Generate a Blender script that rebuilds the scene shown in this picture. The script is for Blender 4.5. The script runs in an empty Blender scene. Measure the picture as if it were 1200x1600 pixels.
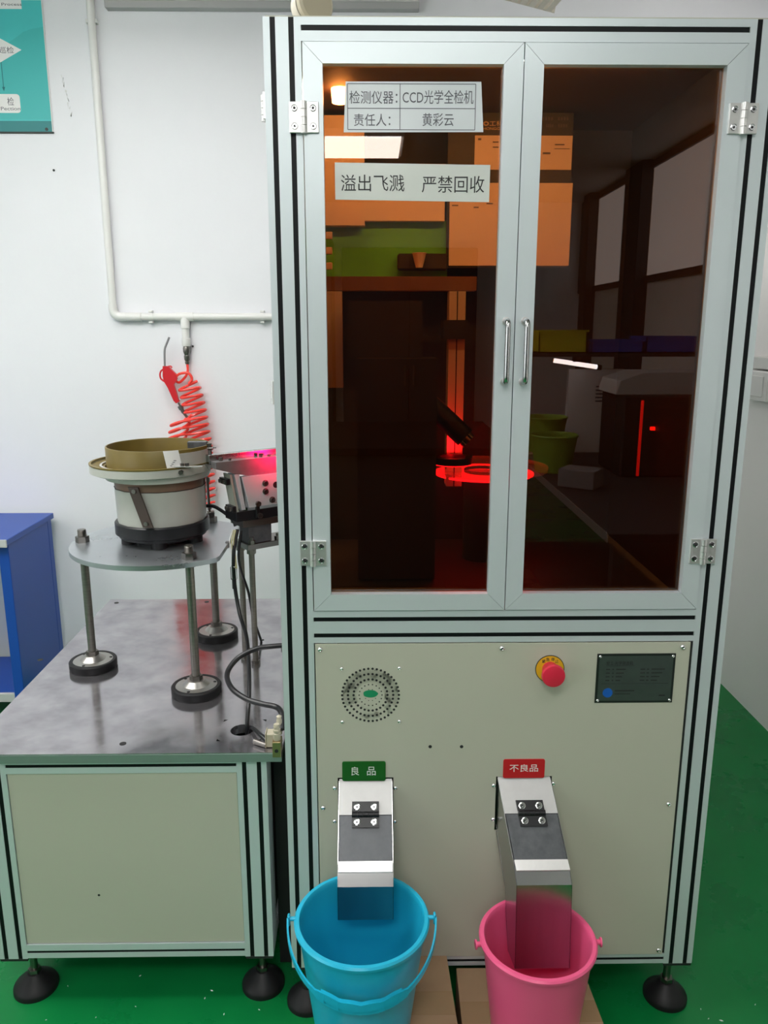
import bpy, bmesh, math, random
from mathutils import Vector, Matrix
random.seed(7)
SC = bpy.context.scene
COL = SC.collection
PI = math.pi

# ------------------------------------------------------------------ camera
F_PX = 1240.0
PITCH, YAW, ROLL = .2272, .01433, .00029
CAM = Vector((.18887, -1.53777, 1.55))
_f = Vector((math.sin(YAW)*math.cos(PITCH), math.cos(YAW)*math.cos(PITCH), -math.sin(PITCH)))
_r = Vector((math.cos(YAW), -math.sin(YAW), 0))
_d = _f.cross(_r)
_r, _d = _r*math.cos(ROLL)+_d*math.sin(ROLL), -_r*math.sin(ROLL)+_d*math.cos(ROLL)
cd = bpy.data.cameras.new('camera')
cd.sensor_fit = 'VERTICAL'; cd.sensor_height = 32.0; cd.sensor_width = 24.0
cd.lens = F_PX/1600*32.0
cd.clip_start = .01; cd.clip_end = 60
co = bpy.data.objects.new('camera', cd); COL.objects.link(co)
M = Matrix.Identity(4)
for i in range(3):
    M[i][0] = _r[i]; M[i][1] = -_d[i]; M[i][2] = -_f[i]; M[i][3] = CAM[i]
co.matrix_world = M
SC.camera = co

def P(px, py, axis, val):
    """measure: where the sight line of photo pixel (px, py) meets the plane axis = val"""
    v = _r*((px-600)/F_PX) + _d*((py-800)/F_PX) + _f
    t = (val-CAM[axis])/v[axis]
    return CAM + v*t
def FX(px, py, y=0.0): return P(px, py, 1, y).x
def FZ(px, py, y=0.0): return P(px, py, 1, y).z

# ------------------------------------------------------------------ world, exposure
SC.view_settings.view_transform = 'Standard'
SC.view_settings.look = 'None'
SC.view_settings.exposure = 0.08
SC.view_settings.gamma = 1.0
SC.view_settings.use_curve_mapping = False
LAMP = 14.6          # ceiling panel emission strength
w = bpy.data.worlds.new('world'); SC.world = w; w.use_nodes = True
w.node_tree.nodes['Background'].inputs[0].default_value = (.8, .85, .9, 1)
w.node_tree.nodes['Background'].inputs[1].default_value = .05

# ------------------------------------------------------------------ materials
MATS = {}
def lin(r, g, b):
    f = lambda c: ((c/255+.055)/1.055)**2.4 if c/255 > .04045 else c/255/12.92
    return (f(r), f(g), f(b), 1)
def mat(name, col, rough=.5, metal=0.0, noise=0.0, nscale=20, bump=0.0, bscale=60, spec=.5,
        emit=None, estr=0, coat=0.0, rnoise=0.0, stretch=None, col2=None, trans=0, alpha=1, sss=0):
    m = bpy.data.materials.new(name); m.use_nodes = True
    nt = m.node_tree; b = nt.nodes['Principled BSDF']
    b.inputs['Base Color'].default_value = (*col[:3], 1)
    b.inputs['Roughness'].default_value = rough
    b.inputs['Metallic'].default_value = metal
    b.inputs['Specular IOR Level'].default_value = spec
    b.inputs['Coat Weight'].default_value = coat
    if trans: b.inputs['Transmission Weight'].default_value = trans
    if alpha < 1: b.inputs['Alpha'].default_value = alpha
    if emit:
        b.inputs['Emission Color'].default_value = (*emit[:3], 1)
        b.inputs['Emission Strength'].default_value = estr
    tc = None
    def coords():
        nonlocal tc
        if tc is None:
            g = nt.nodes.new('ShaderNodeNewGeometry')
            tc = g.outputs['Position']
            if stretch:
                mp = nt.nodes.new('ShaderNodeMapping'); mp.inputs['Scale'].default_value = stretch
                nt.links.new(tc, mp.inputs['Vector']); tc = mp.outputs['Vector']
        return tc
    if noise or col2:
        n = nt.nodes.new('ShaderNodeTexNoise'); n.inputs['Scale'].default_value = nscale
        n.inputs['Detail'].default_value = 6; n.inputs['Roughness'].default_value = .6
        nt.links.new(coords(), n.inputs['Vector'])
        rp = nt.nodes.new('ShaderNodeValToRGB')
        rp.color_ramp.elements[0].position = .32; rp.color_ramp.elements[1].position = .68
        c2 = col2 if col2 else [min(1, c*(1+noise)) for c in col[:3]]
        c1 = col if col2 else [c*(1-noise) for c in col[:3]]
        rp.color_ramp.elements[0].color = (*c1[:3], 1); rp.color_ramp.elements[1].color = (*c2[:3], 1)
        nt.links.new(n.outputs['Fac'], rp.inputs['Fac'])
        nt.links.new(rp.outputs['Color'], b.inputs['Base Color'])
        if rnoise:
            mr = nt.nodes.new('ShaderNodeMapRange')
            mr.inputs['From Min'].default_value = .3; mr.inputs['From Max'].default_value = .7
            mr.inputs['To Min'].default_value = max(.02, rough-rnoise); mr.inputs['To Max'].default_value = rough+rnoise
            nt.links.new(n.outputs['Fac'], mr.inputs['Value']); nt.links.new(mr.outputs['Result'], b.inputs['Roughness'])
    if bump:
        n2 = nt.nodes.new('ShaderNodeTexNoise'); n2.inputs['Scale'].default_value = bscale
        n2.inputs['Detail'].default_value = 5
        nt.links.new(coords(), n2.inputs['Vector'])
        bp = nt.nodes.new('ShaderNodeBump'); bp.inputs['Strength'].default_value = bump; bp.inputs['Distance'].default_value = .004
        nt.links.new(n2.outputs['Fac'], bp.inputs['Height']); nt.links.new(bp.outputs['Normal'], b.inputs['Normal'])
    MATS[name] = m
    return m
def glassmat(name, tint, ior=1.5, rough=0.0, boost=1.0):
    """tinted sheet: clear transmission times tint, Fresnel mirror on top"""
    m = bpy.data.materials.new(name); m.use_nodes = True
    nt = m.node_tree; nt.nodes.clear()
    out = nt.nodes.new('ShaderNodeOutputMaterial'); mix = nt.nodes.new('ShaderNodeMixShader')
    tr = nt.nodes.new('ShaderNodeBsdfTransparent'); tr.inputs[0].default_value = (*tint, 1)
    gl = nt.nodes.new('ShaderNodeBsdfGlossy'); gl.inputs['Roughness'].default_value = rough
    gl.inputs['Color'].default_value = (1, 1, 1, 1)
    fr = nt.nodes.new('ShaderNodeFresnel'); fr.inputs['IOR'].default_value = ior
    nt.links.new(fr.outputs[0], mix.inputs[0]); nt.links.new(tr.outputs[0], mix.inputs[1]); nt.links.new(gl.outputs[0], mix.inputs[2])
    nt.links.new(mix.outputs[0], out.inputs[0]); MATS[name] = m
    return m

WALL = mat('wall_paint', (.79, .80, .835), .75, noise=.02, nscale=1.5, bump=.25, bscale=18)
WALLR = mat('wall_paint_right', (.86, .83, .81), .75, noise=.02, nscale=1.5, bump=.25, bscale=18)
FLOOR = mat('green_epoxy', (.003, .178, .042), .3, noise=.10, nscale=4, rnoise=.08, spec=.25)
CEIL = mat('ceiling_board', (.45, .43, .42), .9, noise=.04, nscale=3)
TRIMW = mat('trim_white', (.70, .71, .70), .6)
ALU = mat('anodised_aluminium', (.64, .70, .725), .42, .35, noise=.015, nscale=6)
ALUD = mat('door_aluminium', (.65, .71, .735), .38, .32, noise=.015, nscale=6)
SLOT = mat('black_rubber_strip', (.005, .006, .007), .45, spec=.2)
CREAM = mat('cream_paint', (.485, .485, .395), .42, noise=.02, nscale=3)
GLASS = glassmat('brown_acrylic', (.74, .42, .20), 1.58)
CLEAR = glassmat('clear_plastic', (.93, .93, .93), 1.4)
LAMIN = mat('laminated_paper', (.74, .77, .80), .18, noise=.01, nscale=30, bump=.12, bscale=25)
LAMIN2 = mat('laminated_paper_cream', (.68, .70, .66), .18, noise=.01, nscale=30, bump=.12, bscale=25)
INK = mat('black_ink', (.02, .02, .022), .6)
INKG = mat('grey_ink', (.10, .10, .12), .6)
STEEL = mat('polished_steel', (.46, .46, .46), .24, 1, noise=.04, nscale=60, stretch=(1, 1, .1))
STEELM = mat('matte_steel', (.72, .71, .70), .38, .8, noise=.04, nscale=40)
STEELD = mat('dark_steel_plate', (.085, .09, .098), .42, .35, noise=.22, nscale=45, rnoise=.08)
PLATE = mat('table_steel', (.33, .315, .34), .15, .88, noise=.13, nscale=12, rnoise=.08, bump=.04, bscale=14, col2=(.54, .52, .545))
PLATE2 = mat('round_plate_steel', (.46, .49, .52), .3, .85, noise=.08, nscale=8, rnoise=.05)
CUP = mat('pad_cup_steel', (.40, .385, .36), .33, .9)
EDGE = mat('top_edge_metal', (.26, .33, .31), .4, .5)
HANDLE = mat('handle_steel', (.50, .50, .50), .22, 1)
CHROME = mat('chrome', (.75, .75, .76), .12, 1)
BOLT = mat('bolt_steel', (.22, .205, .19), .32, 1)
ROD = mat('rod_steel', (.24, .225, .205), .36, .9, noise=.1, nscale=300, stretch=(.05, .05, 1))
RUBBER = mat('black_rubber', (.009, .009, .010), .5, spec=.3)
BLACKP = mat('black_plastic', (.012, .012, .014), .36, spec=.35)
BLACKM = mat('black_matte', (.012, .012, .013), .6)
BLUEB = mat('blue_bucket_plastic', (.012, .40, .60), .3, spec=.5)
PINKB = mat('pink_bucket_plastic', (.78, .10, .24), .32, spec=.5)
CARD = mat('cardboard', (.36, .235, .135), .75, noise=.07, nscale=9)
TAPE = mat('packing_tape', (.33, .215, .115), .18, noise=.05, nscale=12)
REDP = mat('red_plastic', (.62, .012, .022), .35)
REDB = mat('red_button', (.66, .022, .055), .35)
HOSE = mat('red_hose', (.95, .07, .055), .25, spec=.6)
PVC = mat('white_pvc', (.76, .76, .74), .35)
YEL = mat('yellow_label', (.72, .42, .015), .45)
GREENS = mat('green_sign', (.012, .11, .012), .35)
REDS = mat('red_sign', (.52, .012, .02), .35)
SIGNTXT = mat('sign_letters', (.72, .74, .70), .5)
NAMEP = mat('nameplate_metal', (.10, .125, .115), .34, .6, noise=.08, nscale=30)
NAMEB = mat('nameplate_border', (.012, .016, .014), .4)
BLUEL = mat('blue_print', (.01, .10, .42), .4)
TEAL = mat('poster_teal', (.055, .53, .53), .42, noise=.04, nscale=5)
TEAL2 = mat('poster_teal_shape', (.045, .46, .45), .42)
TEALD = mat('poster_dark_band', (.008, .20, .21), .4)
PAPER = mat('white_paper', (.80, .80, .79), .6)
OLIVE = mat('olive_coating', (.145, .105, .022), .42, noise=.05, nscale=20)
BOWLW = mat('bowl_grey_white', (.43, .435, .395), .38, noise=.05, nscale=10)
BROWN = mat('brown_band', (.20, .12, .085), .4, .3, noise=.08, nscale=20)
SPRING = mat('dark_spring_plate', (.06, .042, .034), .4, .3)
GRNPLT = mat('grey_green_plate', (.36, .38, .32), .5)
BRASS = mat('brass', (.40, .31, .16), .35, .85)
IVORY = mat('ivory_plastic', (.44, .40, .30), .45)
BEIGE = mat('beige_plastic', (.58, .54, .46), .5)
BENCHB = mat('blue_steel', (.008, .065, .36), .4)
GREYE = mat('grey_edge', (.50, .51, .51), .5)
LED = mat('ceiling_panel_light', (.9, .9, .9), .5, emit=(1, .985, .96), estr=LAMP)
LEDT = mat('tube_light', (.9, .9, .9), .5, emit=(.92, .95, 1), estr=14)
LEDY = mat('inner_lamp', (.9, .9, .9), .5, emit=(1, .93, .72), estr=60)
FILLW = mat('fill_pane', (.8, .8, .8), .5, emit=(.95, .98, 1), estr=2.6)
DAYF = mat('frosted_daylight_pane', (.8, .8, .8), .5, emit=(.98, 1, .98), estr=.95)
LEDR = mat('red_led', (.9, .1, .1), .5, emit=(1, .012, .07), estr=5)
DARKG = mat('dark_cabinet', (.028, .029, .032), .6)
GREYW = mat('grey_unit', (.22, .22, .23), .6)
INGREEN = mat('green_board', (.12, .62, .10), .35, noise=.2, nscale=6)
NOTICEB = mat('dark_notice_board', (.012, .020, .015), .5)
GOLD = mat('gold_print', (.85, .76, .50), .5)
DISC = mat('glass_disc', (.85, .55, .55), .12, spec=.6)
LIME = mat('lime_plastic', (.30, .48, .06), .4)
YELC = mat('yellow_crate', (.60, .55, .02), .45)
BLUEC = mat('blue_crate', (.02, .07, .42), .45)
ENDCAP = mat('black_end_cap', (.015, .016, .017), .5)
GLOW = mat('green_sticker', (.01, .26, .11), .5)
WIREY = mat('yellow_wire', (.60, .55, .30), .4)

# ------------------------------------------------------------------ mesh builder
def wloc(o):
    v = Vector((0, 0, 0))
    while o is not None:
        v += o.location; o = o.parent
    return v
class MB:
    def __init__(s, xf=None):
        s.bm = bmesh.new(); s.xf = xf
    def _add(s, vs, fs):
        if s.xf is not None: vs = [s.xf @ Vector(v) for v in vs]
        bv = [s.bm.verts.new(v) for v in vs]
        for f in fs:
            try: s.bm.faces.new([bv[i] for i in f])
            except ValueError: pass
        return bv
    def box(s, x0, x1, y0, y1, z0, z1, bev=0.0, seg=1):
        if x0 > x1: x0, x1 = x1, x0
        if y0 > y1: y0, y1 = y1, y0
        if z0 > z1: z0, z1 = z1, z0
        t = bmesh.new()
        vs = [t.verts.new(v) for v in ((x0,y0,z0),(x1,y0,z0),(x1,y1,z0),(x0,y1,z0),(x0,y0,z1),(x1,y0,z1),(x1,y1,z1),(x0,y1,z1))]
        for f in ((3,2,1,0),(4,5,6,7),(0,1,5,4),(1,2,6,5),(2,3,7,6),(3,0,4,7)): t.faces.new([vs[i] for i in f])
        if bev: bmesh.ops.bevel(t, geom=t.edges[:], offset=bev, segments=seg, affect='EDGES', profile=.5)
        t.verts.index_update()
        s._add([v.co.copy() for v in t.verts], [[v.index for v in f.verts] for f in t.faces]); t.free()
        return s
    def prism(s, pts, axis, a, b):
        """extrude a 2-D outline along an axis; pts are the two other axes in x,y,z order"""
        n = len(pts)
        def mk(p, h):
            l = [p[0], p[1]]; l.insert(axis, h); return l
        vs = [mk(p, a) for p in pts]+[mk(p, b) for p in pts]
        fs = [list(range(n)), list(range(2*n-1, n-1, -1))]
        fs += [[i, (i+1) % n, n+(i+1) % n, n+i] for i in range(n)]
        s._add(vs, fs); return s
    def poly(s, loops):
        """closed skin between successive loops of equal count, ends capped"""
        n = len(loops[0]); vs = [v for l in loops for v in l]; fs = []
        for k in range(len(loops)-1):
            for i in range(n):
                fs.append([k*n+i, k*n+(i+1) % n, (k+1)*n+(i+1) % n, (k+1)*n+i])
        fs.append(list(range(n-1, -1, -1))); m = (len(loops)-1)*n; fs.append(list(range(m, m+n)))
        s._add(vs, fs); return s
    def cyl(s, p0, p1, r0, r1=None, seg=20, caps=True):
        p0, p1 = Vector(p0), Vector(p1); r1 = r0 if r1 is None else r1
        d = (p1-p0).normalized(); a = d.orthogonal().normalized(); b = d.cross(a)
        vs = []; fs = []
        for p, r in ((p0, r0), (p1, r1)):
            for i in range(seg):
                t = 2*PI*(i+.5)/seg; vs.append(p+a*math.cos(t)*r+b*math.sin(t)*r)
        fs = [[i, (i+1) % seg, seg+(i+1) % seg, seg+i] for i in range(seg)]
        if caps: fs += [list(range(seg-1, -1, -1)), list(range(seg, 2*seg))]
        s._add(vs, fs); return s
    def hexa(s, p0, p1, r): return s.cyl(p0, p1, r, seg=6)
    def tube(s, pts, r, seg=10, caps=True):
        pts = [Vector(p) for p in pts]; n = len(pts)
        rr = r if isinstance(r, (list, tuple)) else [r]*n
        d0 = (pts[1]-pts[0]).normalized(); a = d0.orthogonal().normalized()
        vs = []; fs = []
        for k in range(n):
            d = (pts[min(k+1, n-1)]-pts[max(k-1, 0)]).normalized()
            a = (a-d*a.dot(d)).normalized(); b = d.cross(a)
            for i in range(seg):
                t = 2*PI*i/seg; vs.append(pts[k]+(a*math.cos(t)+b*math.sin(t))*rr[k])
        for k in range(n-1):
            for i in range(seg):
                fs.append([k*seg+i, k*seg+(i+1) % seg, (k+1)*seg+(i+1) % seg, (k+1)*seg+i])
        if caps: fs += [list(range(seg-1, -1, -1)), list(range((n-1)*seg, n*seg))]
        s._add(vs, fs); return s
    def lathe(s, prof, c, seg=40, axis=(0, 0, 1), closed=False):
        """profile (radius, height) turned round an axis through c"""
        ax = Vector(axis).normalized(); a = ax.orthogonal().normalized(); b = ax.cross(a); c = Vector(c)
        vs = []; fs = []; n = len(prof)
        for (r, h) in prof:
            for i in range(seg):
                t = 2*PI*(i+.5)/seg; vs.append(c+ax*h+(a*math.cos(t)+b*math.sin(t))*max(r, 1e-5))
        rng = n if closed else n-1
        for k in range(rng):
            k2 = (k+1) % n
            for i in range(seg):
                fs.append([k*seg+i, k*seg+(i+1) % seg, k2*seg+(i+1) % seg, k2*seg+i])
        if not closed:
            if prof[0][0] > 1e-4: fs.append(list(range(seg-1, -1, -1)))
            if prof[-1][0] > 1e-4: fs.append(list(range((n-1)*seg, n*seg)))
        s._add(vs, fs); return s
    def build(s, name, m, parent=None, loc=None, angle=35):
        bm = s.bm
        bmesh.ops.recalc_face_normals(bm, faces=bm.faces[:])
        me = bpy.data.meshes.new(name)
        o = bpy.data.objects.new(name, me); COL.objects.link(o)
        base = Vector((0, 0, 0))
        if parent is not None:
            o.parent = parent; base = wloc(parent)
        else:
            if loc is None:
                lo = Vector((min(v.co.x for v in bm.verts), min(v.co.y for v in bm.verts), min(v.co.z for v in bm.verts)))
                hi = Vector((max(v.co.x for v in bm.verts), max(v.co.y for v in bm.verts), 0))
                loc = Vector(((lo.x+hi.x)/2, (lo.y+hi.y)/2, lo.z))
            o.location = loc; base = Vector(loc)
        for v in bm.verts: v.co -= base
        bm.to_mesh(me); bm.free()
        me.materials.append(m)
        for p in me.polygons: p.use_smooth = True
        me.set_sharp_from_angle(angle=math.radians(angle))
        return o
def tag(o, label=None, cat=None, group=None, kind=None):
    if label: o['label'] = label
    if cat: o['category'] = cat
    if group: o['group'] = group
    if kind: o['kind'] = kind
    return o
def thing(name, loc, label, cat, group=None):
    o = bpy.data.objects.new(name, None); COL.objects.link(o); o.location = loc
    o.empty_display_size = .05
    return tag(o, label, cat, group)
def struct(name, mb, m, label=None):
    o = mb.build(name, m); o['kind'] = 'structure'
    if label: o['label'] = label
    return o
def text(name, s, x0, x1, z0, z1, y, m, parent, plane='front', thick=.0004, res=3):
    """lettering fitted to a box on a plane that faces the camera side (-y)"""
    cu = bpy.data.curves.new(name, 'FONT'); cu.body = s; cu.size = 1; cu.resolution_u = res; cu.extrude = 0
    to = bpy.data.objects.new(name, cu); COL.objects.link(to)
    bpy.context.view_layer.update()
    dg = bpy.context.evaluated_depsgraph_get()
    me = bpy.data.meshes.new_from_object(to.evaluated_get(dg))
    bpy.data.objects.remove(to); bpy.data.curves.remove(cu)
    if not len(me.vertices): return None
    xs = [v.co.x for v in me.vertices]; ys = [v.co.y for v in me.vertices]
    lo, hi, lo2, hi2 = min(xs), max(xs), min(ys), max(ys)
    base = wloc(parent)
    for v in me.vertices:
        X = x0+(v.co.x-lo)/(hi-lo)*(x1-x0); Z = z0+(v.co.y-lo2)/max(hi2-lo2, 1e-6)*(z1-z0)
        v.co = Vector((X, y-thick, Z))-base
    bm = bmesh.new(); bm.from_mesh(me)
    bmesh.ops.remove_doubles(bm, verts=bm.verts[:], dist=1e-6)
    ex = bmesh.ops.extrude_face_region(bm, geom=bm.faces[:])
    for v in [g for g in ex['geom'] if isinstance(g, bmesh.types.BMVert)]: v.co.y += thick*.9
    bmesh.ops.recalc_face_normals(bm, faces=bm.faces[:])
    bm.to_mesh(me); bm.free(); me.name = name
    me.materials.clear(); me.materials.append(m)
    o = bpy.data.objects.new(name, me); COL.objects.link(o); o.parent = parent
    return o
def spline(pts, n=12):
    """Catmull-Rom through points"""
    p = [Vector(q) for q in pts]; p = [p[0]*2-p[1]]+p+[p[-1]*2-p[-2]]; out = []
    for i in range(1, len(p)-2):
        for k in range(n):
            t = k/n
            out.append(.5*((2*p[i])+(p[i+1]-p[i-1])*t+(2*p[i-1]-5*p[i]+4*p[i+1]-p[i+2])*t*t+(3*p[i]-p[i-1]-3*p[i+1]+p[i+2])*t**3))
    out.append(p[-2]); return out
def rrect(x0, x1, z0, z1, r, n=4):
    out = []
    for cx, cz, a0 in ((x1-r, z1-r, 0), (x0+r, z1-r, 90), (x0+r, z0+r, 180), (x1-r, z0+r, 270)):
        for k in range(n+1):
            t = math.radians(a0+90*k/n); out.append((cx+r*math.cos(t), cz+r*math.sin(t)))
    return out

# ------------------------------------------------------------------ the room
YB, XR, XR2, XL, YF, ZC = 1.90, 1.745, 2.35, -3.4, -7.0, 2.80
struct('floor', MB().box(XL-.1, XR2+.1, YF-.1, YB+.1, -.05, 0), FLOOR, 'glossy green epoxy floor')
struct('wall_back', MB().box(XL-.1, XR+.1, YB, YB+.1, 0, ZC), WALL, 'white plastered wall behind the machines')
struct('wall_right', MB().box(XR, XR+.1, -.9, YB+.1, 0, ZC).box(XR, XR2+.1, -1.0, -.9, 0, ZC).box(XR2, XR2+.1, YF-.1, -1.0, 0, ZC), WALLR, 'off-white wall right of the machine')
struct('wall_left', MB().box(XL-.1, XL, YF-.1, YB, 0, ZC), WALL)
struct('wall_front', MB().box(XL-.1, XR2+.1, YF-.1, YF, 0, ZC), WALL)
struct('ceiling', MB().box(XL-.1, XR2+.1, YF-.1, YB+.1, ZC, ZC+.1), CEIL)
struct('baseboard_back', MB().box(XL, XR, YB-.014, YB, 0, .042, .002), TRIMW, 'pale narrow skirting along the back wall')

def window(name, x, y0, y1, z0, z1, n, s, m, label):
    """framed window on a side wall; s = +1 when the room lies on the +x side"""
    o = MB().box(x, x+s*.03, y0-.05, y1+.05, z0-.05, z0).box(x, x+s*.03, y0-.05, y1+.05, z1, z1+.05).box(x, x+s*.03, y0-.05, y0, z0, z1).box(x, x+s*.03, y1, y1+.05, z0, z1)
    for k in range(1, n): o.box(x, x+s*.03, y0+(y1-y0)*k/n-.025, y0+(y1-y0)*k/n+.025, z0, z1)
    f = o.build(name, DARKG); tag(f, label, kind='structure')
    for k in range(n):
        a, b = y0+(y1-y0)*k/n, y0+(y1-y0)*(k+1)/n
        MB().box(x+s*.004, x+s*.010, a+(.025 if k else 0), b-(.025 if k < n-1 else 0), z0, z1).build('pane', m, f)
window('fill_window', XL, -4.2, -1.2, .9, 2.3, 3, 1, FILLW, 'wide unseen window added on the left wall as fill light')  # added out of view; its glow brightens the right wall
window('window_2', XR2, -6.9, -3.3, 1.95, 2.74, 1, -1, DAYF, 'frosted high window on the far right wall, mirrored in the right door')
def ceiling_light(x, y, label, hx=.6, hy=.3, drop=.11):
    t = thing('ceiling_light', (x, y, ZC-.045), label, 'ceiling light', 'panel lights on the ceiling')
    fr = MB()
    fr.box(x-hx-.02, x+hx+.02, y-hy-.02, y-hy, ZC-.045, ZC).box(x-hx-.02, x+hx+.02, y+hy, y+hy+.02, ZC-.045, ZC)
    fr.box(x-hx-.02, x-hx, y-hy, y+hy, ZC-.045, ZC).box(x+hx, x+hx+.02, y-hy, y+hy, ZC-.045, ZC)
    fr.build('frame', TRIMW, t)
    MB().box(x-hx, x+hx, y-hy, y+hy, ZC-drop, ZC-.02, .004).build('diffuser', LED, t)
ceiling_light(-.22, -4.26, 'ceiling panel light mirrored as white bar in the left door', drop=.06)
ceiling_light(-.25, -2.14, 'ceiling panel light over the middle of the room', drop=.06)
ceiling_light(-1.10, -.02, 'ceiling panel light above the left cabinet')
ceiling_light(-2.55, .15, 'ceiling panel light farthest left, beyond the left cabinet', .3, .3)
ceiling_light(.62, -1.30, 'small fill panel added above the camera, in front of the machine', .20, .15)  # added, unseen; lights the upper right of the machine front
ceiling_light(-.50, .85, 'small fill panel added between the left cabinet and the back wall', .20, .16)  # added out of view to lift the top of the back wall
ceiling_light(1.36, 1.15, 'smallest fill panel, added over the gap right of the machine', .13, .13)  # added, unseen; brightens the right wall and the back wall beside it

# ------------------------------------------------------------------ the inspection machine
W, ZT, ZB = .92, 2.0775, .1245
DEP = 1.0
PW = .066
mach = thing('inspection_machine', (W/2, DEP/2, 0), 'tall aluminium-framed inspection machine with two dark tinted doors and cream lower panel', 'machine')
def slotted(u0, u1, slots, d=.007):
    """outline of an extrusion whose front (first) side carries slots: list of (u, depth)"""
    pts = [(u0, 0)]
    for (c, wd) in slots: pts += [(c-wd/2, 0), (c-wd/2, d), (c+wd/2, d), (c+wd/2, 0)]
    return pts+[(u1, 0)]
def post(parent, x0, y0, z0, z1, front, w=PW, back=True, wd=.0095):
    xs = (x0+w*.255, x0+w*.745); d = .007
    sgn = 1 if front else -1; yf = y0 if front else y0+w
    pts = [(p[0], yf+sgn*p[1]) for p in slotted(x0, x0+w, [(x, wd) for x in xs])]
    pts += [(x0+w, yf+sgn*w), (x0, yf+sgn*w)]
    o = MB().prism(pts, 2, z0, z1).build('post', ALU, parent)
    for x in xs:
        MB().box(x-wd/2, x+wd/2, yf+sgn*.0012, yf+sgn*d, z0, z1).build('slot_strip', SLOT, o)
    return o
def railx(parent, x0, x1, y0, z0, z1, slots, depth=.04, wd=.009, name='rail', strip=True):
    pts = [(y0+p[1], p[0]) for p in slotted(z0, z1, [(z, wd) for z in slots])]+[(y0+depth, z1), (y0+depth, z0)]
    o = MB().prism([(a, b) for a, b in pts], 0, x0, x1).build(name, ALU, parent)
    if strip:
        for z in slots: MB().box(x0+.001, x1-.001, y0+.0012, y0+.007, z-wd/2, z+wd/2).build('slot_strip', SLOT, o)
    return o
post(mach, 0, 0, ZB, ZT, True); post(mach, W-PW, 0, ZB, ZT, True)
post(mach, 0, DEP-PW, ZB, ZT, False); post(mach, W-PW, DEP-PW, ZB, ZT, False)
for x in (0, W-PW):
    for y in (0, DEP-PW): MB().box(x+.001, x+PW-.001, y+.001, y+PW-.001, ZB-.008, ZB, .001).build('end_cap', ENDCAP, mach)
XA, XB = PW, W-PW
railx(mach, XA, XB, 0, 2.0395, ZT, [2.0605])
railx(mach, XA, XB, 0, .917, .9865, [.9335, .9685], depth=.066)
railx(mach, XA, XB, 0, ZB+.001, .1515, [.139], wd=.007)
for z0, z1 in ((2.0395, ZT), (.917, .9865), (ZB+.001, .1515)):
    MB().box(XA, XB, DEP-.04, DEP, z0, z1).build('back_rail', ALU, mach)
    for x in (0, W-.04): MB().box(x, x+.04, PW, DEP-PW, z0, z1).build('side_rail', ALU, mach)
MB().box(.004, W-.004, .004, DEP-.004, ZT, ZT+.003).build('top_sheet', CREAM, mach)
CH_OPEN = ((.105, .237), (.447, .580))
# side and back skins
for c_ in CH_OPEN: MB().box(c_[0], c_[1], .021, .024, .470, .615).build('opening_shade', BLACKM, mach)  # black sheets added as the dark shade inside the chute openings
MB().box(.012, .016, PW, DEP-PW, .1515, .917).build('side_panel', CREAM, mach)
MB().box(W-.016, W-.012, PW, DEP-PW, .1515, .917).build('side_panel', CREAM, mach)
MB().box(W-.072, W-.0665, .05, DEP-.016, .9865, 2.0395).build('side_dark_sheet', BLACKM, mach)  # added black sheet that keeps the right of the interior dark
MB().box(.02, W-.02, .045, DEP-.016, 2.0365, 2.0395).build('roof_liner', mat('brown_liner', (.06, .036, .034), .7), mach)
so = MB().box(.012, .016, PW, DEP-PW, 1.42, 2.0395).box(.012, .016, PW, DEP-PW, .9865, 1.02).box(.012, .016, .84, DEP-PW, 1.02, 1.42).box(.012, .016, PW, .38, 1.02, 1.42)
so.build('side_window', GLASS, mach)
MB().box(PW, W-PW, DEP-.016, DEP-.012, .1515, .917).build('back_panel', CREAM, mach)
MB().box(PW, W-PW, DEP-.016, DEP-.012, .9865, 2.0395).build('back_panel', BLACKM, mach)
MB().box(.016, W-.016, .045, DEP-.016, .962, .972).build('deck', BLACKM, mach)

MB().box(.068, .848, .620, .626, .972, 2.0365).build('back_dark_sheet', BLACKM, mach)  # added black sheet hiding the lit rails so the interior stays dark
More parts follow.
